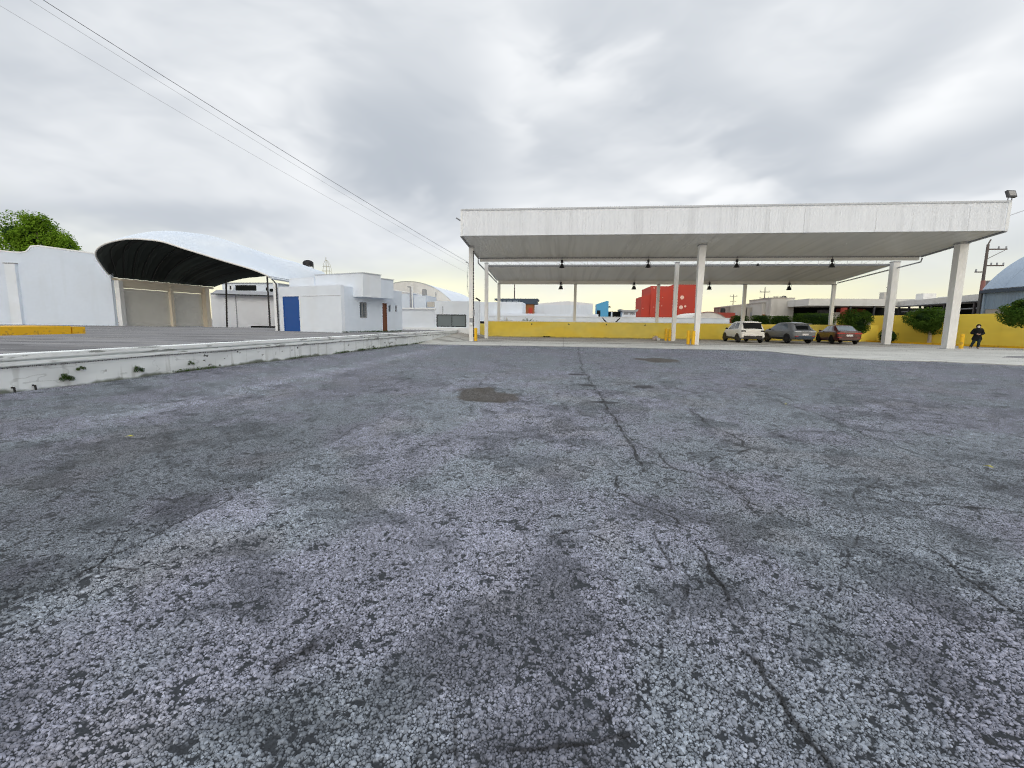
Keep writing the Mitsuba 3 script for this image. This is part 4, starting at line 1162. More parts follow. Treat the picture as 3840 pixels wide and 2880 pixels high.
part(rd, 'wing', prism_y([(14.25, 0), (15.85, 0), (15.85, 6.75), (14.25, 6.35)], 90, 97), 'red_wall_bsdf')
part(rd, 'wall', prism_y([(15.853, 0), (20.3, 0), (20.3, 8.45), (19.6, 8.25), (15.853, 8.28)], 89.7, 100), 'red_wall_bsdf')
part(rd, 'wall', prism_y([(20.303, 0), (23.95, 0), (23.95, 8.75), (20.303, 8.70)], 89.3, 100), 'red_wall_bsdf')
for (x, z, r) in ((21.40, 6.21, .36), (21.31, 4.41, .36), (22.05, 4.6, .20)):
    part(rd, 'round_mark', tube([(x, 89.302, z), (x, 89.25, z)], r, 18), 'logo_bsdf')
for (x, z, r) in ((16.4, 7.9, .10), (17.2, 6.0, .07), (16.5, 4.4, .07), (16.95, 4.4, .07), (14.6, 4.2, .07), (18.0, 6.2, .08), (17.9, 4.7, .08)):
    part(rd, 'fixing', box(x - r, x + r, 89.62 if x > 15.86 else 89.9, 89.70 if x > 15.86 else 90.0, z - r, z + r), 'logo_bsdf')
part(rd, 'sign_band', box(21.0, 23.0, 89.22, 89.298, 2.9, 3.1), 'logo_bsdf')
va = thing('vaulted_store', 'low white vaulted store roof in front of the red building', 'warehouse')
aa = np.linspace(math.radians(20), math.radians(160), 21)
arcv = [(20.6 + 3.35 * math.cos(t), .35 + 2.75 * math.sin(t)) for t in aa]
part(va, 'gable', prism_y([(arcv[0][0], 0)] + arcv + [(arcv[-1][0], 0)], 70, 70.3), 'roof_pale_bsdf')
part(va, 'roof', grid_mesh(np.array([[(x, y, z + .04) for y in (69.9, 82)] for x, z in arcv])), 'roof_pale_bsdf', smooth=True)
part(va, 'ridge_trim', tube([(x, 69.88, z + .06) for x, z in arcv[4:14]], .05, 5), 'pink_pole_bsdf')
wt = thing('water_tank', 'black water tank on a red roof ridge beyond the vaulted store', 'water tank')
part(wt, 'tank', cat(tube([(24.3, 75.5, 3.2), (24.3, 75.5, 3.8)], .36, 16), tube([(24.3, 75.5, 3.8), (24.3, 75.5, 3.95)], [.36, .15], 16)), 'tank_black_bsdf', smooth=40)
part(wt, 'stand', box(23.4, 26.0, 75, 77, 0, 3.19), 'rust_red_bsdf')
wt = thing('water_tank', 'small dark tank right of the one on the red roof', 'water tank')
part(wt, 'tank', tube([(26.6, 76.5, 2.3), (26.6, 76.5, 2.85)], .3, 14), 'tank_black_bsdf', smooth=40)
part(wt, 'stand', box(26.3, 26.9, 76.2, 76.8, 0, 2.3), 'tan_bsdf')
for (nm, x0, x1, y0, z1, z2, mt, lab) in (('town_house', 28.6, 31.2, 85, 4.35, 4.75, 'tan_bsdf', 'leftmost dull tan block house beyond the hedges'), ('town_house', 31.4, 33.5, 85, 4.1, 4.2, 'tan_bsdf', 'lower tan block house with a dark parapet beyond the hedges'),
                                       ('town_house', 32.2, 33.7, 81, 4.85, 4.85, 'tan_light_bsdf', 'plain pale grey house standing left of the tallest one'), ('town_house', 32.75, 36.2, 79, 5.5, 5.5, 'tan_light_bsdf', 'tallest pale house with a flat parapet roof and small dome')):
    g = thing(nm, lab, 'house', 'flat houses beyond the hedges')
    part(g, 'wall', prism_y([(x0, 0), (x1, 0), (x1, z2), (x0, z1)], y0, y0 + 9), mt)
    part(g, 'parapet', prism_y([(x0 - .05, z1 + .002), (x1 + .05, z2 + .002), (x1 + .05, z2 + .22), (x0 - .05, z1 + .22)], y0 - .05, y0 + 9), 'tan_bsdf')
    if y0 == 79:
        part(g, 'dome', blob_mesh((35.0, 80, 5.75), (.42, .42, .32), 3, 2, 0.0), 'tank_black_bsdf', smooth=True)
        for x in (33.2, 33.6, 34.1, 34.5):
            part(g, 'parapet_block', box(x - .12, x + .12, 78.93, 79.2, 5.722, 5.9), 'tan_bsdf')
    if y0 == 85:
        part(g, 'window', box(x0 + .5, x0 + 1.1, 84.9, 84.99, 2.9, 3.5), 'steel_grey_bsdf')
    if y0 == 81:
        part(g, 'brick_patch', box(32.3, 33.4, 80.9, 80.99, 2.2, 3.1), 'orange_bsdf')

# long open shed with a pale flat roof, running round behind the right-hand wall
os_ = thing('open_shed', 'long dark open shed under a pale flat roof beyond the right yellow wall', 'shed')
part(os_, 'roof', box(35.2, 50.0, 72.5, 84, 4.25, 5.25), 'roof_pale_bsdf')
part(os_, 'roof', prism_z([(47.2, 72.49), (43.0, 52.6), (56, 52.6), (60, 72.49)], 4.22, 4.90), 'roof_pale_bsdf')
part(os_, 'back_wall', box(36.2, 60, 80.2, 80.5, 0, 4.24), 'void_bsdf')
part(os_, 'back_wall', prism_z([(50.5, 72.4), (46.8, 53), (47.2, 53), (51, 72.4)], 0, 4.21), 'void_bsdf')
part(os_, 'fascia_rail', tube([(47.0, 72.3, 4.12), (42.8, 52.4, 4.12)], .10, 6), 'dark_metal_bsdf')
part(os_, 'truss_rail', tube([(47.6, 72.3, 3.45), (43.4, 52.4, 3.45)], .08, 6), 'steel_grey_bsdf')
for k in range(8):
    t = k / 7
    part(os_, 'post', box(47.2 - 4.2 * t - .09, 47.2 - 4.2 * t + .09, 72.2 - 19.6 * t - .09, 72.2 - 19.6 * t + .09, 0, 4.2), 'dark_metal_bsdf')
for x in (38.5, 41, 44.2):
    part(os_, 'post', box(x - .1, x + .1, 72.6, 72.8, 0, 4.24), 'rust_red_bsdf' if x == 38.5 else 'dark_metal_bsdf')
part(os_, 'roof_unit', box(48.6, 50.2, 70, 71.4, 4.902, 5.9), 'steel_white_bsdf')
part(os_, 'roof_unit', box(46.1, 47.0, 74, 75, 5.252, 6.3), 'tan_light_bsdf')
part(os_, 'roof_unit', box(48.6, 50.4, 66, 67.5, 4.902, 5.25), 'steel_white_bsdf')
for k, (x0, x1, z0, z1, mt) in enumerate(((37.6, 39.6, 2.1, 3.7, 'black_bsdf'), (39.7, 41.4, 2.4, 3.4, 'tan_light_bsdf'), (38.0, 41.2, 2.0, 2.7, 'tan_light_bsdf'), (41.9, 46.5, 2.0, 2.9, 'cream_bsdf'), (42.2, 46.0, 3.0, 4.0, 'rust_red_bsdf'))):
    g = thing('stored_crate', ('black tarpaulin covered load inside the open shed', 'pale crate high inside the open shed', 'pale crate low inside the open shed', 'cream coloured load inside the open shed right of the red pillar', 'rusty load on top of the cream one inside the open shed')[k], 'crate', 'goods in the open shed')
    part(g, 'load', box(x0, x1, 74 + k * .9, 74.8 + k * .9, 0 if z0 < 2.2 else z0, z1), mt)
rp = thing('red_pillar', 'red round pillar standing in front of the open shed', 'pillar')
part(rp, 'shaft', tube([(38.9, 70.5, 0), (38.95, 70.5, 3.9)], .38, 12), 'rust_red_bsdf', smooth=40)

# blue-grey warehouse with a rounded roof, right edge
bwh = thing('blue_warehouse', 'blue grey corrugated warehouse with a rounded roof at the right edge', 'warehouse')
aa = np.linspace(math.radians(33), math.radians(147), 31)
arcb = [(44.1 + 8.9 * math.cos(t), -.25 + 9.05 * math.sin(t)) for t in aa]
part(bwh, 'gable_sheet', prism_y([(arcb[0][0], 0)] + arcb + [(arcb[-1][0], 0)], 45.7, 45.9), 'roof_blue_bsdf')
for k in range(8):
    y0 = 46.0 - 2.0 * k
    part(bwh, 'roof_sheet', grid_mesh(np.array([[(x, y, z + .05 + .03 * (i % 2)) for i, y in enumerate(np.linspace(y0 - 1.98, y0, 9))] for x, z in arcb])), 'roof_blue_bsdf')
part(bwh, 'eave_beam', box(36.45, 36.72, 30, 46.05, 4.40, 4.66), 'navy_bsdf')
ys = np.arange(30, 46.0, .14)
part(bwh, 'wall_sheet', grid_mesh(np.array([[(36.76 - .035 * (i % 2), y, z) for z in (3.02, 4.39)] for i, y in enumerate(ys)])), 'corrugated_blue_bsdf')
part(bwh, 'base_wall', box(36.80, 37.1, 30, 45.6, 0, 3.0), 'tan_bsdf')
part(bwh, 'corner_post', box(36.5, 36.78, 45.85, 46.1, 0, 4.39), 'dark_metal_bsdf')

# ------------------------------------------------------------------ right-hand yellow perimeter wall and planting bed
RW = Frame((28.0, 46.0), math.degrees(math.atan2(-12, 5.5)))
yw = thing('yellow_perimeter_wall', 'tall yellow perimeter wall along the right side of the yard', 'wall')
part(yw, 'wall_face', RW(prism_y([(-.2, 0), (9.05, 0), (9.05, 2.46), (4.5, 2.42), (-.2, 2.38)], 0, .25)), 'yellow_wall_bsdf')
part(yw, 'raised_wall', RW.box(9.053, 30, -.03, .25, 0, 2.98), 'yellow_wall_bsdf')
kb = part(yw, 'planter_kerb', RW.box(-.2, 26, -1.15, -1.0, .0, .16), 'yellow_paint_bsdf')
single('planting_bed', RW.box(-.2, 26, -.99, -.01, .0, .08), 'soil_bsdf', 'narrow earth bed along the foot of the right yellow wall', kind='structure')
# clipped fig trees in front of it
tree('ficus_tree', 'clipped round fig tree behind the second row right column', 'clipped fig trees', (24.6, 42.6, 0), (24.6, 42.6, .95), [((24.5, 42.6, 1.95), (1.15, 1.1, .82)), ((24.75, 42.5, 1.35), (.75, .8, .55))], 7500, .15, 71, 'leaf_ficus_bsdf', 'limed_bark_bsdf', .13, .62, 1.3)
tree('ficus_tree', 'clipped fig tree with a whitewashed trunk left of the last front column', 'clipped fig trees', (29.75, 41.6, .05), (29.75, 41.6, 1.05), [((29.65, 41.6, 2.15), (1.65, 1.4, .80)), ((29.7, 41.5, 1.5), (1.05, 1.0, .62))], 9500, .15, 72, 'leaf_ficus_bsdf', 'limed_bark_bsdf', .15, .62, 1.3)
tree('ficus_tree', 'clipped fig tree cut off by the right edge, beyond the person', 'clipped fig trees', (30.6, 34.2, .0), (30.6, 34.2, 1.3), [((30.3, 34.2, 2.35), (1.5, 1.4, .82)), ((30.2, 34.1, 2.95), (.9, .9, .4))], 9500, .15, 73, 'leaf_ficus_bsdf', 'limed_bark_bsdf', .14, .62, 1.3)
sb = thing('round_shrub', 'dark round shrub at the foot of the yellow wall, right of the fig tree column', 'shrub')
part(sb, 'foliage', crown_leaves([((27.75, 43.4, .62), (.62, .6, .60))], 2600, .10, 74, .4, 1.8), 'leaf_ficus_bsdf')
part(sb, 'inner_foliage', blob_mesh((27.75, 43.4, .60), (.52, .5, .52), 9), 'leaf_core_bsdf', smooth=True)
for k, (x0, x1, z0, z1, lab) in enumerate(((16.6, 17.9, 1.2, 2.25, 'small dark clipped shrub showing over the white hatchback, leftmost'), (18.5, 20.0, 1.2, 2.32, 'square clipped shrub between the white and grey cars'),
                                        (20.2, 22.0, 1.2, 2.28, 'square clipped shrub behind the roof of the grey car'), (22.6, 25.7, 1.2, 2.55, 'longest clipped shrub behind the red car'))):
    g = thing('clipped_hedge', lab, 'shrub', 'clipped shrubs behind the low yellow wall')
    cx, hx, cz, hz = (x0 + x1) / 2, (x1 - x0) / 2, (z0 + z1) / 2, (z1 - z0) / 2
    rr = np.random.default_rng(90 + k)
    n = int(2600 * hx)
    q = rr.uniform(-1, 1, (n, 3)); mx = np.abs(q).max(1, keepdims=True); q = q / mx * rr.uniform(.86, 1.05, (n, 1))
    dd = q / np.linalg.norm(q, axis=1, keepdims=True)
    q2 = q * (.82 + .18 / np.maximum(np.linalg.norm(q, axis=1, keepdims=True), 1e-3) * 1.2) + .05 * rr.normal(size=q.shape)
    part(g, 'foliage', leaf_quads(q2 * [hx, .8, hz] + [cx, 48.5, cz], dd, .13, rr, .4), 'leaf_ficus_bsdf')
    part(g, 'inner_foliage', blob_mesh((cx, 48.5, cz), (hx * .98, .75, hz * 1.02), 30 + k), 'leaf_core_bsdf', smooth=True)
    part(g, 'trunk', limb((cx, 48.5, -.05), (cx, 48.5, 1.4), .1, .08, 50 + k), 'bark_bsdf', smooth=40)

# ------------------------------------------------------------------ poles and overhead cables


def pole(label, x, y, z1, r, mt, arms, base=0.0):
    p_ = thing('utility_pole', label, 'utility pole', 'utility poles')
    part(p_, 'shaft', tube([(x, y, base), (x, y, z1)], [r, r * .7], 8), mt, smooth=40)
    for (z, xa, xb, ins) in arms:
        a_ = part(p_, 'cross_arm', box(x + xa, x + xb, y - .06, y + .06, z - .06, z + .06), mt)
        for i in ins:
            part(a_, 'insulator', tube([(x + i, y, z + .06), (x + i, y, z + .30)], .07, 6), 'steel_grey_bsdf')
    return p_


p1 = pole('tall utility pole with crossarms behind the blue grey warehouse', 43.75, 55, 10.0, .17, 'wood_pole_bsdf', ((9.5, .0, 1.85, (1.05, 1.75)), (7.84, -.1, 1.75, (.55, 1.1, 1.7)), (7.18, -.9, .1, (-.8,))))
part(p1, 'brace', tube([(43.8, 55, 8.5), (45.4, 55, 9.4)], .03, 5), 'wood_pole_bsdf')
part(p1, 'bracket', tube([(43.75, 55, 10.0), (43.95, 55, 10.5)], .06, 6), 'wood_pole_bsdf')
part(p1, 'painted_foot', tube([(43.75, 54.95, .0), (43.75, 54.95, 6.3)], .20, 10), 'pink_pole_bsdf', smooth=40)
part(p1, 'transformer', tube([(44.35, 55, 5.5), (44.35, 55, 6.3)], .25, 10), 'steel_grey_bsdf', smooth=40)
pole('far utility pole with two crossarms above the tallest pale house', 44.05, 110, 9.6, .13, 'wood_pole_bsdf', ((8.57, -1.05, 1.05, (-.95, 0.9)), (7.23, -1.05, 1.05, (-.95, .9))))
pole('farthest utility pole, left of the other above the tan houses', 47.7, 140, 9.8, .13, 'wood_pole_bsdf', ((9.27, -1.0, 1.0, (-.9, .9)), (7.78, -.9, .9, ())))
pole('thin plain pole standing above the dark blue service canopy', -7.76, 72.6, 7.25, .10, 'wood_pole_bsdf', ())
lp = thing('lamp_post', 'thin street lamp post far behind the right canopy columns', 'lamp post')
part(lp, 'shaft', tube([(56.9, 90, 0), (56.9, 90, 8.1)], .07, 6), 'steel_grey_bsdf')
part(lp, 'arm', tube([(56.9, 90, 8.1), (56.3, 90, 8.15)], .06, 5), 'steel_grey_bsdf')


def cable(label, a, b, r, sag, mt, ext=1.6, group=None, n=40):
    a, b = np.asarray(a, float), np.asarray(b, float)
    t = np.linspace(0, ext, n)[:, None]
    p = a + (b - a) * t
    p[:, 2] -= (sag * 4 * (t * (ext - t)) / ext ** 2)[:, 0]
    single('overhead_cable', tube(p, r, 5, False), mt, label, 'cable', group)


cable('thickest black overhead cable slanting down to the left canopy column', (-6.95, 33.45, 5.66), (-16.9, 14.9, 11.9), .010, .35, 'cable_bsdf', group='overhead cables')
cable('thin overhead cable close alongside the thickest one', (-6.98, 33.42, 5.45), (-17.2, 14.9, 11.95), .005, .50, 'thin_cable_bsdf', group='overhead cables')
cable('faint overhead cable lowest and leftmost across the clouds', (-6.95, 33.42, 4.9), (-18.6, 15.2, 12.05), .005, .55, 'thin_cable_bsdf', group='overhead cables')
cable('overhead cable leaving the right end of the canopy fascia', (25.4, 31.0, 7.85), (35.5, 37.0, 11.3), .016, .1, 'thin_cable_bsdf', ext=1.3, group='overhead cables')

# ------------------------------------------------------------------ parked cars
from scipy.interpolate import PchipInterpolator as Pch


class CarBody:
    def __init__(s, W, top, belt, plan, roof_w, zb):
        s.W, s.top, s.belt, s.plan, s.roof, s.zb = W, Pch(*zip(*top)), Pch(*zip(*belt)), Pch(*zip(*plan)), Pch(*zip(*roof_w)), Pch(*zip(*zb))

    def ring(s, x):
        w, zb, bl, zt, wt = s.plan(x) * s.W / 2, s.zb(x), s.belt(x), s.top(x), s.roof(x) * s.W / 2
        zt = max(zt, bl + .004); h = zt - bl
        wt = min(wt, .93 * w)
        return np.array([(0, zb), (.80 * w, zb), (.965 * w, zb + .09), (w, zb + .46 * (bl - zb)), (.985 * w, bl - .07), (.945 * w, bl), (.5 * (.945 * w + wt) + .012, bl + .5 * h),
                         (wt, bl + .87 * h), (.88 * wt, bl + .97 * h), (.5 * wt, zt), (0, zt + .012)])

    def mesh(s, xs):
        rows = []
        for x in xs:
            r = s.ring(x)
            full = np.vstack([r, r[-2:0:-1] * [-1, 1]])
            rows.append(np.column_stack([np.full(len(full), x), full[:, 0], full[:, 1]]))
        P = np.array(rows); n = P.shape[1]
        Pc = np.concatenate([P, P[:, :1]], 1)
        m = grid_mesh(Pc)
        caps = []
        for k, fl_ in ((0, False), (-1, True)):
            c = P[k].mean(0) + [-.02 if k == 0 else .02, 0, 0]
            V = np.vstack([P[k], c]); ii = np.arange(n)
            F = np.stack([ii, (ii + 1) % n, ii * 0 + n], 1)
            caps.append(trimesh.Trimesh(V, F[:, ::-1] if fl_ else F, process=False))
        return cat(m, *caps)

    def at(s, x, j):
        r = s.ring(x); j0 = int(min(math.floor(j), 9)); f = j - j0
        return r[j0] * (1 - f) + r[j0 + 1] * f

    def side_patch(s, quad, side, off=.008, n=8):
        """quad: four (x, j) corners; on the side surface."""
        q = np.asarray(quad, float)
        u, v = np.meshgrid(np.linspace(0, 1, n), np.linspace(0, 1, 5), indexing='ij')
        X = (q[0, 0] * (1 - u) + q[1, 0] * u) * (1 - v) + (q[3, 0] * (1 - u) + q[2, 0] * u) * v
        J = (q[0, 1] * (1 - u) + q[1, 1] * u) * (1 - v) + (q[3, 1] * (1 - u) + q[2, 1] * u) * v
        P = np.zeros(X.shape + (3,))
        for i in np.ndindex(X.shape):
            y, z = s.at(X[i], J[i]); P[i] = (X[i], y + off, z + off * .3)
        if side < 0:
            P[..., 1] *= -1
        return grid_mesh(P)

    def top_patch(s, x0, x1, jj, off=.008, n=8):
        """Glass across the car between the stations x0 and x1 (windscreen, rear window)."""
        P = []
        for x in np.linspace(x0, x1, n):
            row = [s.at(x, j) for j in np.linspace(jj, 10, 5)]
            row = row + [(-y, z) for (y, z) in row[-2::-1]]
            P.append([(x - off * (.6 if x0 < 1.5 else -.6), y, z + off) for (y, z) in row])
        return grid_mesh(np.array(P))


def wheel_parts(R, w=.2):
    ty = trimesh.creation.revolve(np.array([(R * .62, -w / 2 + .01), (R * .80, -w / 2), (R * .96, -w / 2 + .025), (R, -w / 2 + .06), (R, w / 2 - .06), (R * .96, w / 2 - .025), (R * .80, w / 2), (R * .62, w / 2 - .01), (R * .62, -w / 2 + .01)]), sections=28)
    sp = [trimesh.creation.revolve(np.array([(0, .02), (R * .16, .02), (R * .16, .05), (0, .055)]), sections=14), trimesh.creation.revolve(np.array([(R * .52, -.04), (R * .625, -.04), (R * .625, .06), (R * .58, .065), (R * .52, .03), (R * .52, -.04)]), sections=28)]
    for k in range(5):
        b = box(R * .10, R * .56, -R * .075, R * .075, .005, .042)
        b.apply_transform(trimesh.transformations.rotation_matrix(k * 2 * math.pi / 5 + .3, [0, 0, 1])); sp.append(b)
    back = trimesh.creation.revolve(np.array([(0, -.03), (R * .6, -.03), (R * .6, -.02), (0, -.02)]), sections=20)
    rx = trimesh.transformations.rotation_matrix(-math.pi / 2, [1, 0, 0])
    out = [ty, cat(*sp), back]
    for m in out:
        m.apply_transform(rx)
    return out


def car(key_label, paint, L, W, H, body, x, y, heading, feat):
    """heading: degrees of the car's forward axis from +x; (x, y): the middle of the rear axle on the ground."""
    c = thing('parked_car', key_label, 'car', 'cars parked under the canopy')
    F = Frame((x, y, .024), heading)
    ra, wb_, R = feat['rear_axle'], feat['wheelbase'], feat['R']
    off = np.eye(4); off[0, 3] = -ra

    def put(m):
        m = m.copy(); m.apply_transform(off); m.apply_scale(feat.get('scale', 1.0)); return F(m)
    xs = np.unique(np.concatenate([np.linspace(0, .3, 7), np.linspace(.3, L - .4, 34), np.linspace(L - .4, L, 8)]))
    b = part(c, 'body', put(body.mesh(xs)), paint, smooth=38)
    for sgn in (1, -1):
        for q in feat['side_windows']:
            part(c, 'side_window', put(body.side_patch(q, sgn)), 'dark_glass_bsdf' if not feat.get('pale_glass') else 'glass_bsdf', smooth=True)
    part(c, 'rear_window', put(body.top_patch(*feat['rear_window'])), feat.get('rear_glass', 'dark_glass_bsdf'), smooth=True)
    part(c, 'windscreen', put(body.top_patch(*feat['windscreen'])), 'dark_glass_bsdf', smooth=True)
    if 'roof_panel' in feat:
        part(c, 'roof_panel', put(body.top_patch(*feat['roof_panel'], .012)), feat['roof_mat'], smooth=True)
    ty, ri, bk_ = wheel_parts(R)
    for xa in (ra, ra + wb_):
        for sgn in (1, -1):
            yy = sgn * (W / 2 - .085)
            m_ = np.eye(4); m_[:3, 3] = (xa, yy, R)
            if sgn < 0:
                m_[:3, :3] = np.diag([-1, -1, 1])
            wk_ = part(c, 'wheel', put(ty.copy().apply_transform(m_)), 'tyre_bsdf', smooth=35)
            part(wk_, 'rim', put(ri.copy().apply_transform(m_)), feat.get('rim', 'rim_bsdf'), smooth=35)
            part(wk_, 'hub_back', put(bk_.copy().apply_transform(m_)), 'black_bsdf')
            aa_ = np.linspace(0, math.pi, 15)
            ra1 = R + .075
            arch = prism_y([(xa + ra1 * math.cos(t), R + ra1 * math.sin(t)) for t in aa_] + [(xa - ra1, R * .55), (xa + ra1, R * .55)], 0, .16)
            arch.apply_translation((0, W / 2 - .155 if sgn > 0 else -W / 2 - .005, 0))
            part(c, 'wheel_arch', put(arch), 'black_bsdf' if feat.get('cladding') else 'void_bsdf')
    for sgn in (1, -1):
        if feat.get('cladding'):
            part(c, 'sill', put(box(ra + R, ra + wb_ - R, sgn * (W / 2 - .06) - .035, sgn * (W / 2 - .06) + .06, feat['zb'] - .02, feat['zb'] + .15)), 'black_bsdf')
        mx = feat['mirror']
        part(c, 'mirror', put(blob_mesh((mx, sgn * (W / 2 + .07), feat['belt'] + .07), (.09, .10, .07), 3, 2, .05)), feat.get('mirror_mat', paint), smooth=True)
        for q in feat.get('handles', ()):
            part(c, 'door_handle', put(box(q, q + .18, sgn * (W / 2 - .012) - .018, sgn * (W / 2 - .012) + .018, feat['belt'] - .12, feat['belt'] - .08)), paint)
    for (nm, y0, y1, z0, z1, dx, mt) in feat['rear']:
        bx = box(-dx, .22, y0, y1, z0, z1)
        part(c, nm, put(bx), mt)
    for sgn in (1, -1):
        part(c, 'headlight', put(body.side_patch([(L - .55, 4.0), (L - .12, 3.9), (L - .12, 4.7), (L - .55, 4.9)], sgn, .01)), 'pale_light_bsdf', smooth=True)
    return c


# small white hatchback
hb = CarBody(1.72, [(0, .93), (.10, 1.00), (.34, 1.40), (.46, 1.50), (1.0, 1.545), (1.9, 1.52), (2.35, 1.42), (3.0, 1.02), (3.35, .93), (3.78, .70)],
             [(0, .92), (.3, .985), (1.2, .95), (2.4, .91), (3.0, .90), (3.4, .84), (3.78, .62)], [(0, .80), (.10, .93), (.4, 1.0), (3.0, .98), (3.5, .90), (3.78, .66)],
             [(0, .74), (.3, .72), (1.2, .74), (2.3, .71), (3.0, .78), (3.78, .60)], [(0, .36), (.35, .27), (3.4, .24), (3.78, .32)])
car('small white hatchback with black rear window and bumper, leftmost of the parked cars', 'car_white_bsdf', 3.78, 1.72, 1.55, hb, 14.62, 38.75, 91, dict(
    scale=1.10,
    rear_axle=.62, wheelbase=2.5, R=.31, zb=.26, belt=.93, mirror=2.55, mirror_mat='black_bsdf', cladding=True, handles=(1.0, 1.9),
    side_windows=[[(.62, 5.15), (1.38, 5.15), (1.30, 6.85), (.78, 6.75)], [(1.46, 5.15), (2.55, 5.15), (2.10, 6.85), (1.46, 6.85)]],
    rear_window=(.10, .40, 7.0), windscreen=(2.15, 2.92, 8.0),
    rear=[('rear_bumper', -.62, .62, .30, .52, .035, 'black_bsdf'), ('number_plate', -.20, .20, .50, .62, .045, 'plate_bsdf'), ('spoiler', -.58, .58, 1.42, 1.47, -.20, 'car_white_bsdf'), ('tail_light', -.78, -.50, .80, .90, .012, 'black_bsdf'), ('tail_light', .50, .78, .80, .90, .012, 'black_bsdf'),
          ('diffuser', -.40, .40, .27, .40, .02, 'void_bsdf'), ('reflector', -.78, -.66, .42, .60, .02, 'car_white_bsdf'), ('reflector', .66, .78, .42, .60, .02, 'car_white_bsdf')]))
# grey crossover
cx_ = CarBody(1.86, [(0, 1.00), (.16, 1.06), (.60, 1.50), (.85, 1.60), (1.5, 1.655), (2.4, 1.62), (2.75, 1.53), (3.45, 1.12), (4.0, 1.04), (4.48, .80)],
              [(0, .99), (.4, 1.06), (1.4, 1.02), (2.6, .99), (3.4, 1.0), (4.0, .95), (4.48, .70)], [(0, .80), (.12, .94), (.45, 1.0), (3.6, .98), (4.2, .88), (4.48, .66)],
              [(0, .72), (.5, .68), (1.5, .72), (2.7, .70), (3.4, .78), (4.48, .60)], [(0, .44), (.4, .30), (4.0, .28), (4.48, .38)])
car('grey crossover car with dark lower bumper, between the white and the red car', 'car_grey_bsdf', 4.48, 1.86, 1.65, cx_, 18.35, 38.95, 99, dict(
    rear_axle=.85, wheelbase=2.68, R=.36, zb=.32, belt=1.0, mirror=3.0, mirror_mat='black_bsdf', cladding=True, handles=(1.35, 2.3),
    side_windows=[[(.85, 5.2), (1.75, 5.15), (1.70, 6.85), (1.20, 6.75)], [(1.82, 5.15), (3.05, 5.15), (2.55, 6.85), (1.82, 6.85)]], pale_glass=True,
    rear_window=(.18, .62, 7.9), windscreen=(2.55, 3.38, 8.0), roof_panel=(.95, 2.3, 8.6), roof_mat='pale_glass_bsdf',
    rear=[('rear_bumper', -.74, .74, .40, .60, .03, 'navy_bsdf'), ('number_plate', -.24, .24, .66, .78, .03, 'plate_bsdf'), ('tail_light', -.84, -.38, .90, .98, .02, 'pale_light_bsdf'), ('tail_light', .38, .84, .90, .98, .02, 'pale_light_bsdf'),
          ('light_bar', -.38, .38, .92, .95, .018, 'pale_light_bsdf'), ('spoiler', -.60, .60, 1.50, 1.55, -.42, 'car_grey_bsdf'), ('reflector', -.80, -.55, .56, .61, .035, 'tail_light_bsdf'), ('reflector', .55, .80, .56, .61, .035, 'tail_light_bsdf')]))
# dark red saloon
sd_b = CarBody(1.77, [(0, .98), (.18, 1.01), (.42, 1.03), (1.15, 1.38), (1.6, 1.465), (2.4, 1.45), (2.75, 1.37), (3.45, 1.0), (4.0, .93), (4.55, .70)],
               [(0, .95), (.4, 1.0), (1.4, .95), (2.6, .91), (3.4, .90), (4.0, .84), (4.55, .60)], [(0, .82), (.12, .94), (.5, 1.0), (3.6, .98), (4.2, .90), (4.55, .66)],
               [(0, .74), (.45, .74), (1.5, .70), (2.7, .68), (3.4, .78), (4.55, .60)], [(0, .40), (.4, .26), (4.0, .22), (4.55, .30)])
car('dark red saloon car with a white number plate, rightmost of the parked cars', 'car_red_bsdf', 4.55, 1.77, 1.47, sd_b, 21.75, 39.0, 82, dict(
    rear_axle=.98, wheelbase=2.65, R=.32, zb=.25, belt=.93, mirror=3.05, cladding=False, handles=(1.45, 2.35),
    side_windows=[[(1.05, 5.2), (1.85, 5.15), (1.80, 6.85), (1.42, 6.7)], [(1.92, 5.15), (3.10, 5.15), (2.60, 6.85), (1.92, 6.85)]], pale_glass=True, rear_glass='pale_glass_bsdf',
    rear_window=(.46, 1.14, 7.9), windscreen=(2.6, 3.36, 8.0),
    rear=[('rear_bumper', -.70, .70, .36, .50, .03, 'car_red_bsdf'), ('number_plate', -.22, .22, .62, .76, .035, 'plate_bsdf'), ('tail_light', -.82, -.34, .80, .90, .02, 'tail_light_bsdf'), ('tail_light', .34, .82, .80, .90, .02, 'tail_light_bsdf'),
          ('diffuser', -.5, .5, .30, .38, .02, 'black_bsdf'), ('light_bar', -.34, .34, .84, .87, .018, 'tail_light_bsdf'), ('reflector', -.78, -.50, .50, .54, .035, 'tail_light_bsdf'), ('reflector', .50, .78, .50, .54, .035, 'tail_light_bsdf')]))

# ------------------------------------------------------------------ the person by the right column
import manifold3d as m3


def bones(joints, chains, length=.03, smooth_n=8):
    def ball(p, r):
        return m3.Manifold.sphere(r, 14).translate(list(map(float, p)))
    out = None
    for ch in chains:
        for a, b in zip(ch[:-1], ch[1:]):
            (pa, ra_), (pb, rb_) = joints[a], joints[b]
            h = m3.Manifold.batch_hull([ball(pa, ra_), ball(pb, rb_)])
            out = h if out is None else out + h
    out = out.refine_to_length(length)
    ms_ = out.to_mesh()
    t = trimesh.Trimesh(ms_.vert_properties[:, :3], ms_.tri_verts, process=False)
    trimesh.smoothing.filter_taubin(t, iterations=smooth_n)
    return t


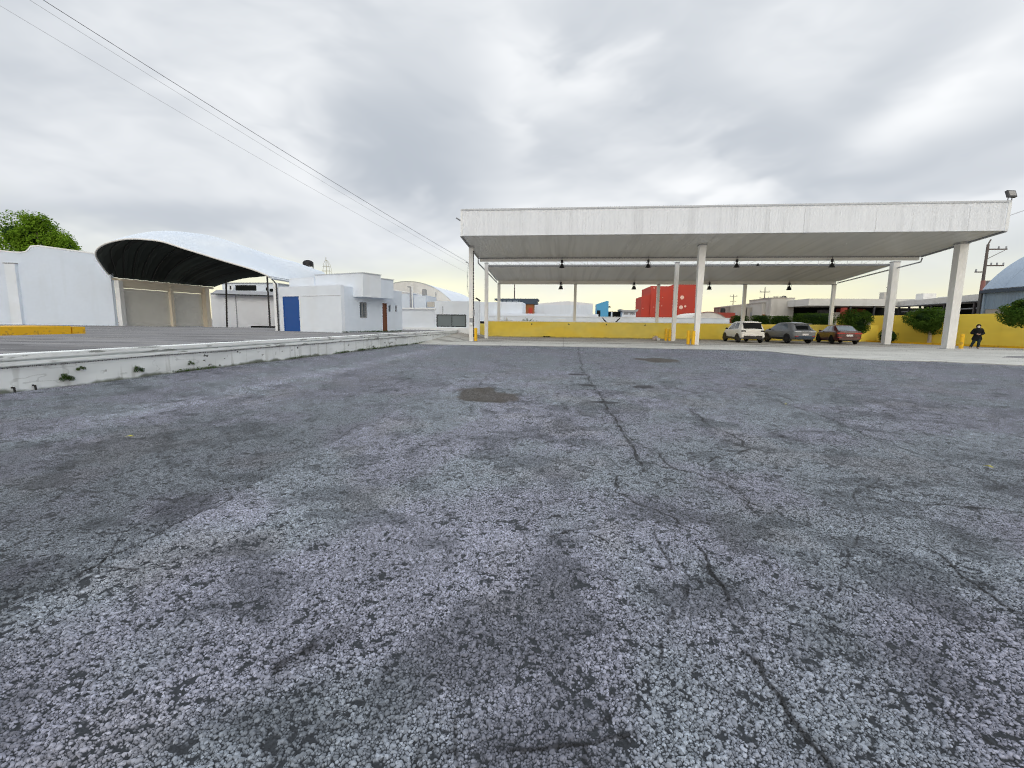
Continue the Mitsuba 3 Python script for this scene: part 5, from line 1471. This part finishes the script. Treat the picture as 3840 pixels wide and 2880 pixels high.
# local frame: x to the person's left, y backwards (faces -y), z up
J = {'pel': ((0, 0, .84), .13), 'wai': ((0, .0, .98), .125), 'che': ((0, .01, 1.16), .145), 'neck': ((0, .0, 1.30), .05), 'chin': ((0, -.015, 1.36), .055), 'head': ((0, .0, 1.43), .082), 'occ': ((0, .025, 1.44), .082),
     'nose': ((0, -.094, 1.415), .013), 'earl': ((.082, .01, 1.42), .02), 'earr': ((-.082, .01, 1.42), .02),
     'shl': ((.16, .02, 1.225), .062), 'shr': ((-.16, .02, 1.225), .062), 'ell': ((.27, .05, .99), .05), 'elr': ((-.28, .03, 1.00), .05),
     'wrl': ((.13, -.16, .93), .034), 'wrr': ((-.12, -.17, .95), .034), 'hipl': ((.085, 0, .80), .095), 'hipr': ((-.085, 0, .80), .095),
     'knl': ((.10, -.05, .45), .060), 'knr': ((-.13, .00, .45), .060), 'anl': ((.10, .02, .09), .042), 'anr': ((-.24, .05, .10), .042),
     'toel': ((.11, -.13, .045), .035), 'toer': ((-.28, -.08, .05), .035), 'heel': ((.10, .05, .05), .042), 'heer': ((-.235, .07, .055), .042),
     'coatl': ((.12, .01, .62), .10), 'coatr': ((-.13, .01, .62), .10), 'brow': ((0, -.045, 1.45), .05)}
hand_chains = []
for s, w in ((1, 'wrl'), (-1, 'wrr')):
    bx_, by_, bz_ = J[w][0]
    d_ = np.array([-s * .85, -.45, -.15]); d_ /= np.linalg.norm(d_)
    up_ = np.array([0, -.25, .97])
    pm = f'palm{s}'
    J[pm] = (np.array([bx_, by_, bz_]) + d_ * .07, .026)
    hand_chains.append([w, pm])
    for k in range(4):
        o = np.array([bx_, by_, bz_]) + d_ * .085 + up_ * (.027 - .018 * k)
        ln = (.060, .070, .066, .052)[k]
        J[f'f{s}{k}a'] = (o, .0095); J[f'f{s}{k}b'] = (o + d_ * ln * .55 + [0, -.008, 0], .009); J[f'f{s}{k}c'] = (o + d_ * ln * .9 + [0, .018, -.004], .008)
        hand_chains += [[pm, f'f{s}{k}a'], [f'f{s}{k}a', f'f{s}{k}b', f'f{s}{k}c']]
    J[f't{s}a'] = (np.array([bx_, by_, bz_]) + d_ * .035 + up_ * .028, .011); J[f't{s}b'] = (np.array([bx_, by_, bz_]) + d_ * .075 + up_ * .055 + [0, -.012, 0], .009)
    hand_chains += [[pm, f't{s}a'], [f't{s}a', f't{s}b']]
skinJ = {k: (v[0], v[1] * (.72 if k in ('shl', 'shr', 'ell', 'elr', 'che', 'wai', 'pel', 'hipl', 'hipr', 'knl', 'knr') else 1.0)) for k, v in J.items()}
PF = Frame((27.43, 34.3, .022), -28)
PF.M[:3, :3] *= 1.04
ps = thing('person', 'person in black hooded jacket and pale face covering walking by the yellow wall', 'person')
bodym = bones(skinJ, [['pel', 'wai', 'che', 'neck', 'chin', 'head', 'occ'], ['head', 'brow', 'nose'], ['head', 'earl'], ['head', 'earr'], ['che', 'shl', 'ell', 'wrl'], ['che', 'shr', 'elr', 'wrr'],
                      ['pel', 'hipl', 'knl', 'anl', 'toel'], ['pel', 'hipr', 'knr', 'anr', 'toer']] + hand_chains, .014, 4)
part(ps, 'body', PF(bodym), 'skin_bsdf', smooth=True)
jack = bones(J, [['pel', 'wai', 'che', 'neck'], ['che', 'shl', 'ell', 'wrl'], ['che', 'shr', 'elr', 'wrr'], ['shl', 'shr'], ['wai', 'coatl'], ['wai', 'coatr'], ['coatl', 'coatr'], ['pel', 'coatl'], ['pel', 'coatr'], ['shl', 'wai'], ['shr', 'wai']], .022, 10)
v = np.array(jack.vertices); v += jack.vertex_normals * .028; jack.vertices = v
part(ps, 'jacket', PF(jack), 'jacket_bsdf', smooth=True)
tr = bones(J, [['pel', 'hipl', 'knl', 'anl'], ['pel', 'hipr', 'knr', 'anr']], .022, 8)
v = np.array(tr.vertices); v += tr.vertex_normals * .022; tr.vertices = v
part(ps, 'trousers', PF(tr), 'trouser_bsdf', smooth=True)
for s in 'lr':
    part(ps, 'shoe', PF(bones(J, [['hee' + s, 'toe' + s], ['hee' + s, 'an' + s]], .02, 4)), 'black_bsdf', smooth=True)
hood = trimesh.creation.icosphere(3, 1.0)
v = np.array(hood.vertices) * [.118, .125, .150] + [0, .028, 1.43]
keep = ~((v[hood.faces].mean(1)[:, 1] < -.040) & (v[hood.faces].mean(1)[:, 2] < 1.505) & (np.abs(v[hood.faces].mean(1)[:, 0]) < .085))
hood = trimesh.Trimesh(v, hood.faces[keep], process=False)
part(ps, 'hood', PF(hood), 'jacket_bsdf', smooth=True)
part(ps, 'hair', PF(blob_mesh((0, .012, 1.475), (.088, .092, .07), 5, 3, .06)), 'hair_bsdf', smooth=True)
mk = trimesh.creation.icosphere(3, 1.0)
v = np.array(mk.vertices) * [.070, .050, .060] + [0, -.062, 1.385]
part(ps, 'face_covering', PF(trimesh.Trimesh(v, mk.faces[v[mk.faces].mean(1)[:, 1] < -.05], process=False)), 'mask_bsdf', smooth=True)
for s in (1, -1):
    part(ps, 'eye', PF(blob_mesh((s * .030, -.080, 1.437), (.012, .008, .008), 2, 2, 0)), 'black_bsdf', smooth=True)
